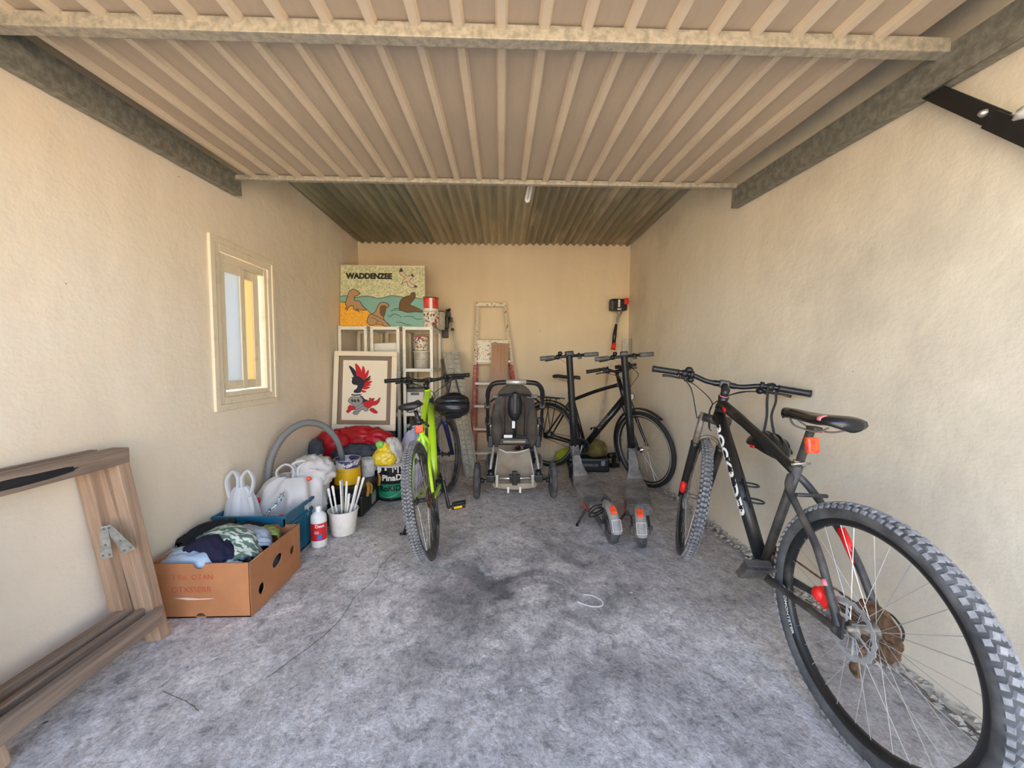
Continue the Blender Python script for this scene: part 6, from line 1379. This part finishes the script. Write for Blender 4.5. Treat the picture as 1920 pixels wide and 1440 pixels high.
panel([(0, 0), (Dp, 0), (Dp, Hb), (0, Hb)], [], 'card', Matrix.Translation((-Wd, 0, 0)) @ MYZ, 'box_side')
o = MB().box((-Wd, 0, .0005), (0, Dp, .006)).build('box_bottom', M['card'], bx)
text('I %o  OTAN', .033, M['cardprint'], front, Matrix.Translation((-.24, Hb-.062, .0042)), off=-.0004, ext=.0002, name='faded_print'); text('OTXSSERR', .036, M['cardprint'], front, Matrix.Translation((-.25, Hb-.118, .0042)), off=-.0004, ext=.0002, name='faded_print')
m = MB(); m.prism([(-.33, .092), (-.27, .093), (-.22, .088), (-.15, .088), (-.18, .084), (-.22, .083), (-.27, .082)], .0032, .0040); m.build('torn_scuff', M['cardcut'], front)
# clothes in it
def garment(name, label, paths, m_):
    t = thing(name, label, 'clothes', None, 'clothes heaped in the cardboard box'); m = MB()
    for args in paths: drape(m, *args)
    m.build('cloth', M[m_], t); return t
BX, BY = -1.10, 1.622
m = MB(); blob(m, (BX-.21, BY+.20, .10), (.19, .18, .10), .1, 2, 50, 3, flatz=.01); tu = thing('folded_towel', 'dark towel filling the bottom of the cardboard box', 'clothes'); m.build('cloth', M['darkcloth'], tu)
garment('blue_shirt', 'light blue cloth hanging along the near edge of the cardboard box', [([(BX-.43, BY+.10, 0.213), (BX-.32, BY+.085, 0.233), (BX-.20, BY+.08, 0.236), (BX-.08, BY+.09, 0.203)], .12, .02, .012, 3), ([(BX-.45, BY+.14, 0.218), (BX-.36, BY+.12, 0.240), (BX-.30, BY+.12, 0.228)], .09, .02, .012, 9)], 'bluecloth')
garment('navy_jumper', 'dark navy garment draped between the blue and the leaf print cloth', [([(BX-.40, BY+.13, 0.221), (BX-.27, BY+.13, 0.285), (BX-.17, BY+.08, 0.270), (BX-.12, BY+.06, 0.228), (BX-.11, BY+.05, 0.203)], .10, .025, .012, 5), ([(BX-.42, BY+.19, 0.236), (BX-.34, BY+.16, 0.251), (BX-.25, BY+.14, 0.256)], .08, .02, .01, 12)], 'navycloth')
garment('leaf_print_cloth', 'white and green leaf patterned cloth folded over the clothes heap', [([(BX-0.360, BY+.24, 0.251), (BX-0.270, BY+.21, 0.291), (BX-0.160, BY+.16, 0.281), (BX-0.115, BY+.11, 0.241), (BX-0.080, BY+.07, 0.213)], .17, .025, .014, 7)], 'leafcloth')
garment('grey_blue_shirt', 'grey-blue shirt lying behind the leaf print cloth', [([(BX-0.220, BY+.28, 0.266), (BX-0.130, BY+.24, 0.268), (BX-0.095, BY+.20, 0.246), (BX-0.075, BY+.17, 0.223)], .13, .02, .012, 8)], 'greycloth')
garment('olive_top', 'olive green top at the far corner of the cardboard box', [([(BX-0.140, BY+.34, 0.223), (BX-0.115, BY+.32, 0.226), (BX-0.090, BY+.27, 0.223)], .12, .035, .018, 11)], 'olive')
bc_ = garment('black_trousers', 'black cloth bunched by the wall side of the cardboard box', [([(BX-0.430, BY+.17, 0.236), (BX-0.380, BY+.26, 0.281), (BX-0.280, BY+.32, 0.276)], .14, .03, .012, 13), ([(BX-0.260, BY+.37, 0.241), (BX-0.140, BY+.36, 0.221), (BX-0.110, BY+.35, 0.203)], .09, .03, .012, 15)], 'blackcloth')

# ------------------------------------------------------------------ folded timber trestle leaning on the left wall
tr_ = thing('timber_trestle', 'weathered timber trestle frame leaning on the left wall beside the cardboard box', 'trestle')
def beam(name, a, b_, w, d, m_, facing=(1, 0, 0), parent=None, mid=None):
    """timber of width w, depth d; facing = direction of the depth side"""
    a, b_ = V(a), V(b_); ax = (b_-a).normalized(); f = V(facing); f = (f-ax*f.dot(ax)).normalized(); s = ax.cross(f)
    L = (b_-a).length; vs = []
    R4 = Matrix((( f.x, s.x, ax.x, a.x), (f.y, s.y, ax.y, a.y), (f.z, s.z, ax.z, a.z), (0, 0, 0, 1)))
    m = MB(); m.box((-d/2, -w/2, 0), (d/2, w/2, L), bev=.004)
    o = m.build(name, M[m_], parent or tr_, R4); return o
# front leg frame (nearest to us) and the folded one behind it against the wall
beam('leg', (-1.392, 1.505, 0), (-1.503, 1.488, .725), .046, .056, 'oldwood')
beam('leg', (-1.389, 1.003, 0), (-1.503, .955, .725), .046, .056, 'oldwood')
beam('leg', (-1.478, 1.475, 0), (-1.556, 1.43, .725), .040, .050, 'oldwood')
beam('leg', (-1.478, .96, 0), (-1.556, .91, .725), .040, .050, 'oldwood')
beam('brace', (-1.432, 1.490, .10), (-1.532, 1.458, .72), .022, .034, 'oldwood')
tp1 = beam('top_rail', (-1.505, 1.512, .752), (-1.505, .55, .752), .062, .062, 'oldwood_y')
tp2 = beam('top_rail', (-1.556, 1.46, .762), (-1.556, .5, .762), .048, .030, 'oldwood_y')
beam('bottom_rail', (-1.372, 1.495, .105), (-1.372, .55, .105), .066, .024, 'oldwood_y')
beam('bottom_rail', (-1.425, 1.485, .115), (-1.425, .55, .115), .056, .022, 'oldwood_y')
beam('bottom_rail', (-1.480, 1.46, .130), (-1.480, .55, .130), .052, .028, 'oldwood_y')
m = MB(); blob(m, (-1.474, 1.17, .752), (.004, .13, .012), .3, 4, 3, 3); m.build('burnt_patch', M['char'], tr_)
# metal hinge straps
def strap(a, b_, n, w0, w1):
    a, b_, n = V(a), V(b_), V(n); ax = (b_-a).normalized(); n = (n-ax*n.dot(ax)).normalized(); s = ax.cross(n); L = (b_-a).length
    R4 = Matrix(((s.x, ax.x, n.x, a.x), (s.y, ax.y, n.y, a.y), (s.z, ax.z, n.z, a.z), (0, 0, 0, 1)))
    m = MB(); m.prism([(-w0/2, -.01), (w0/2, -.01), (w1/2, L), (-w1/2, L)], 0, .003); o = m.build('hinge_strap', M['galv_d'], tr_, R4)
    for x, y in ((0, 0), (-w1*.25, L-.012), (w1*.25, L-.012), (0, L*.55)): MB().lathe([(0, .0045), (.003, .004), (.0045, .003)], 8, Matrix.Translation((x, y, 0))).build('screw', M['greydk'], o)
strap((-1.465, 1.395, .505), (-1.458, 1.392, .395), (.35, -1, 0), .020, .036)
strap((-1.452, 1.400, .507), (-1.412, 1.430, .402), (.35, -1, 0), .022, .040)
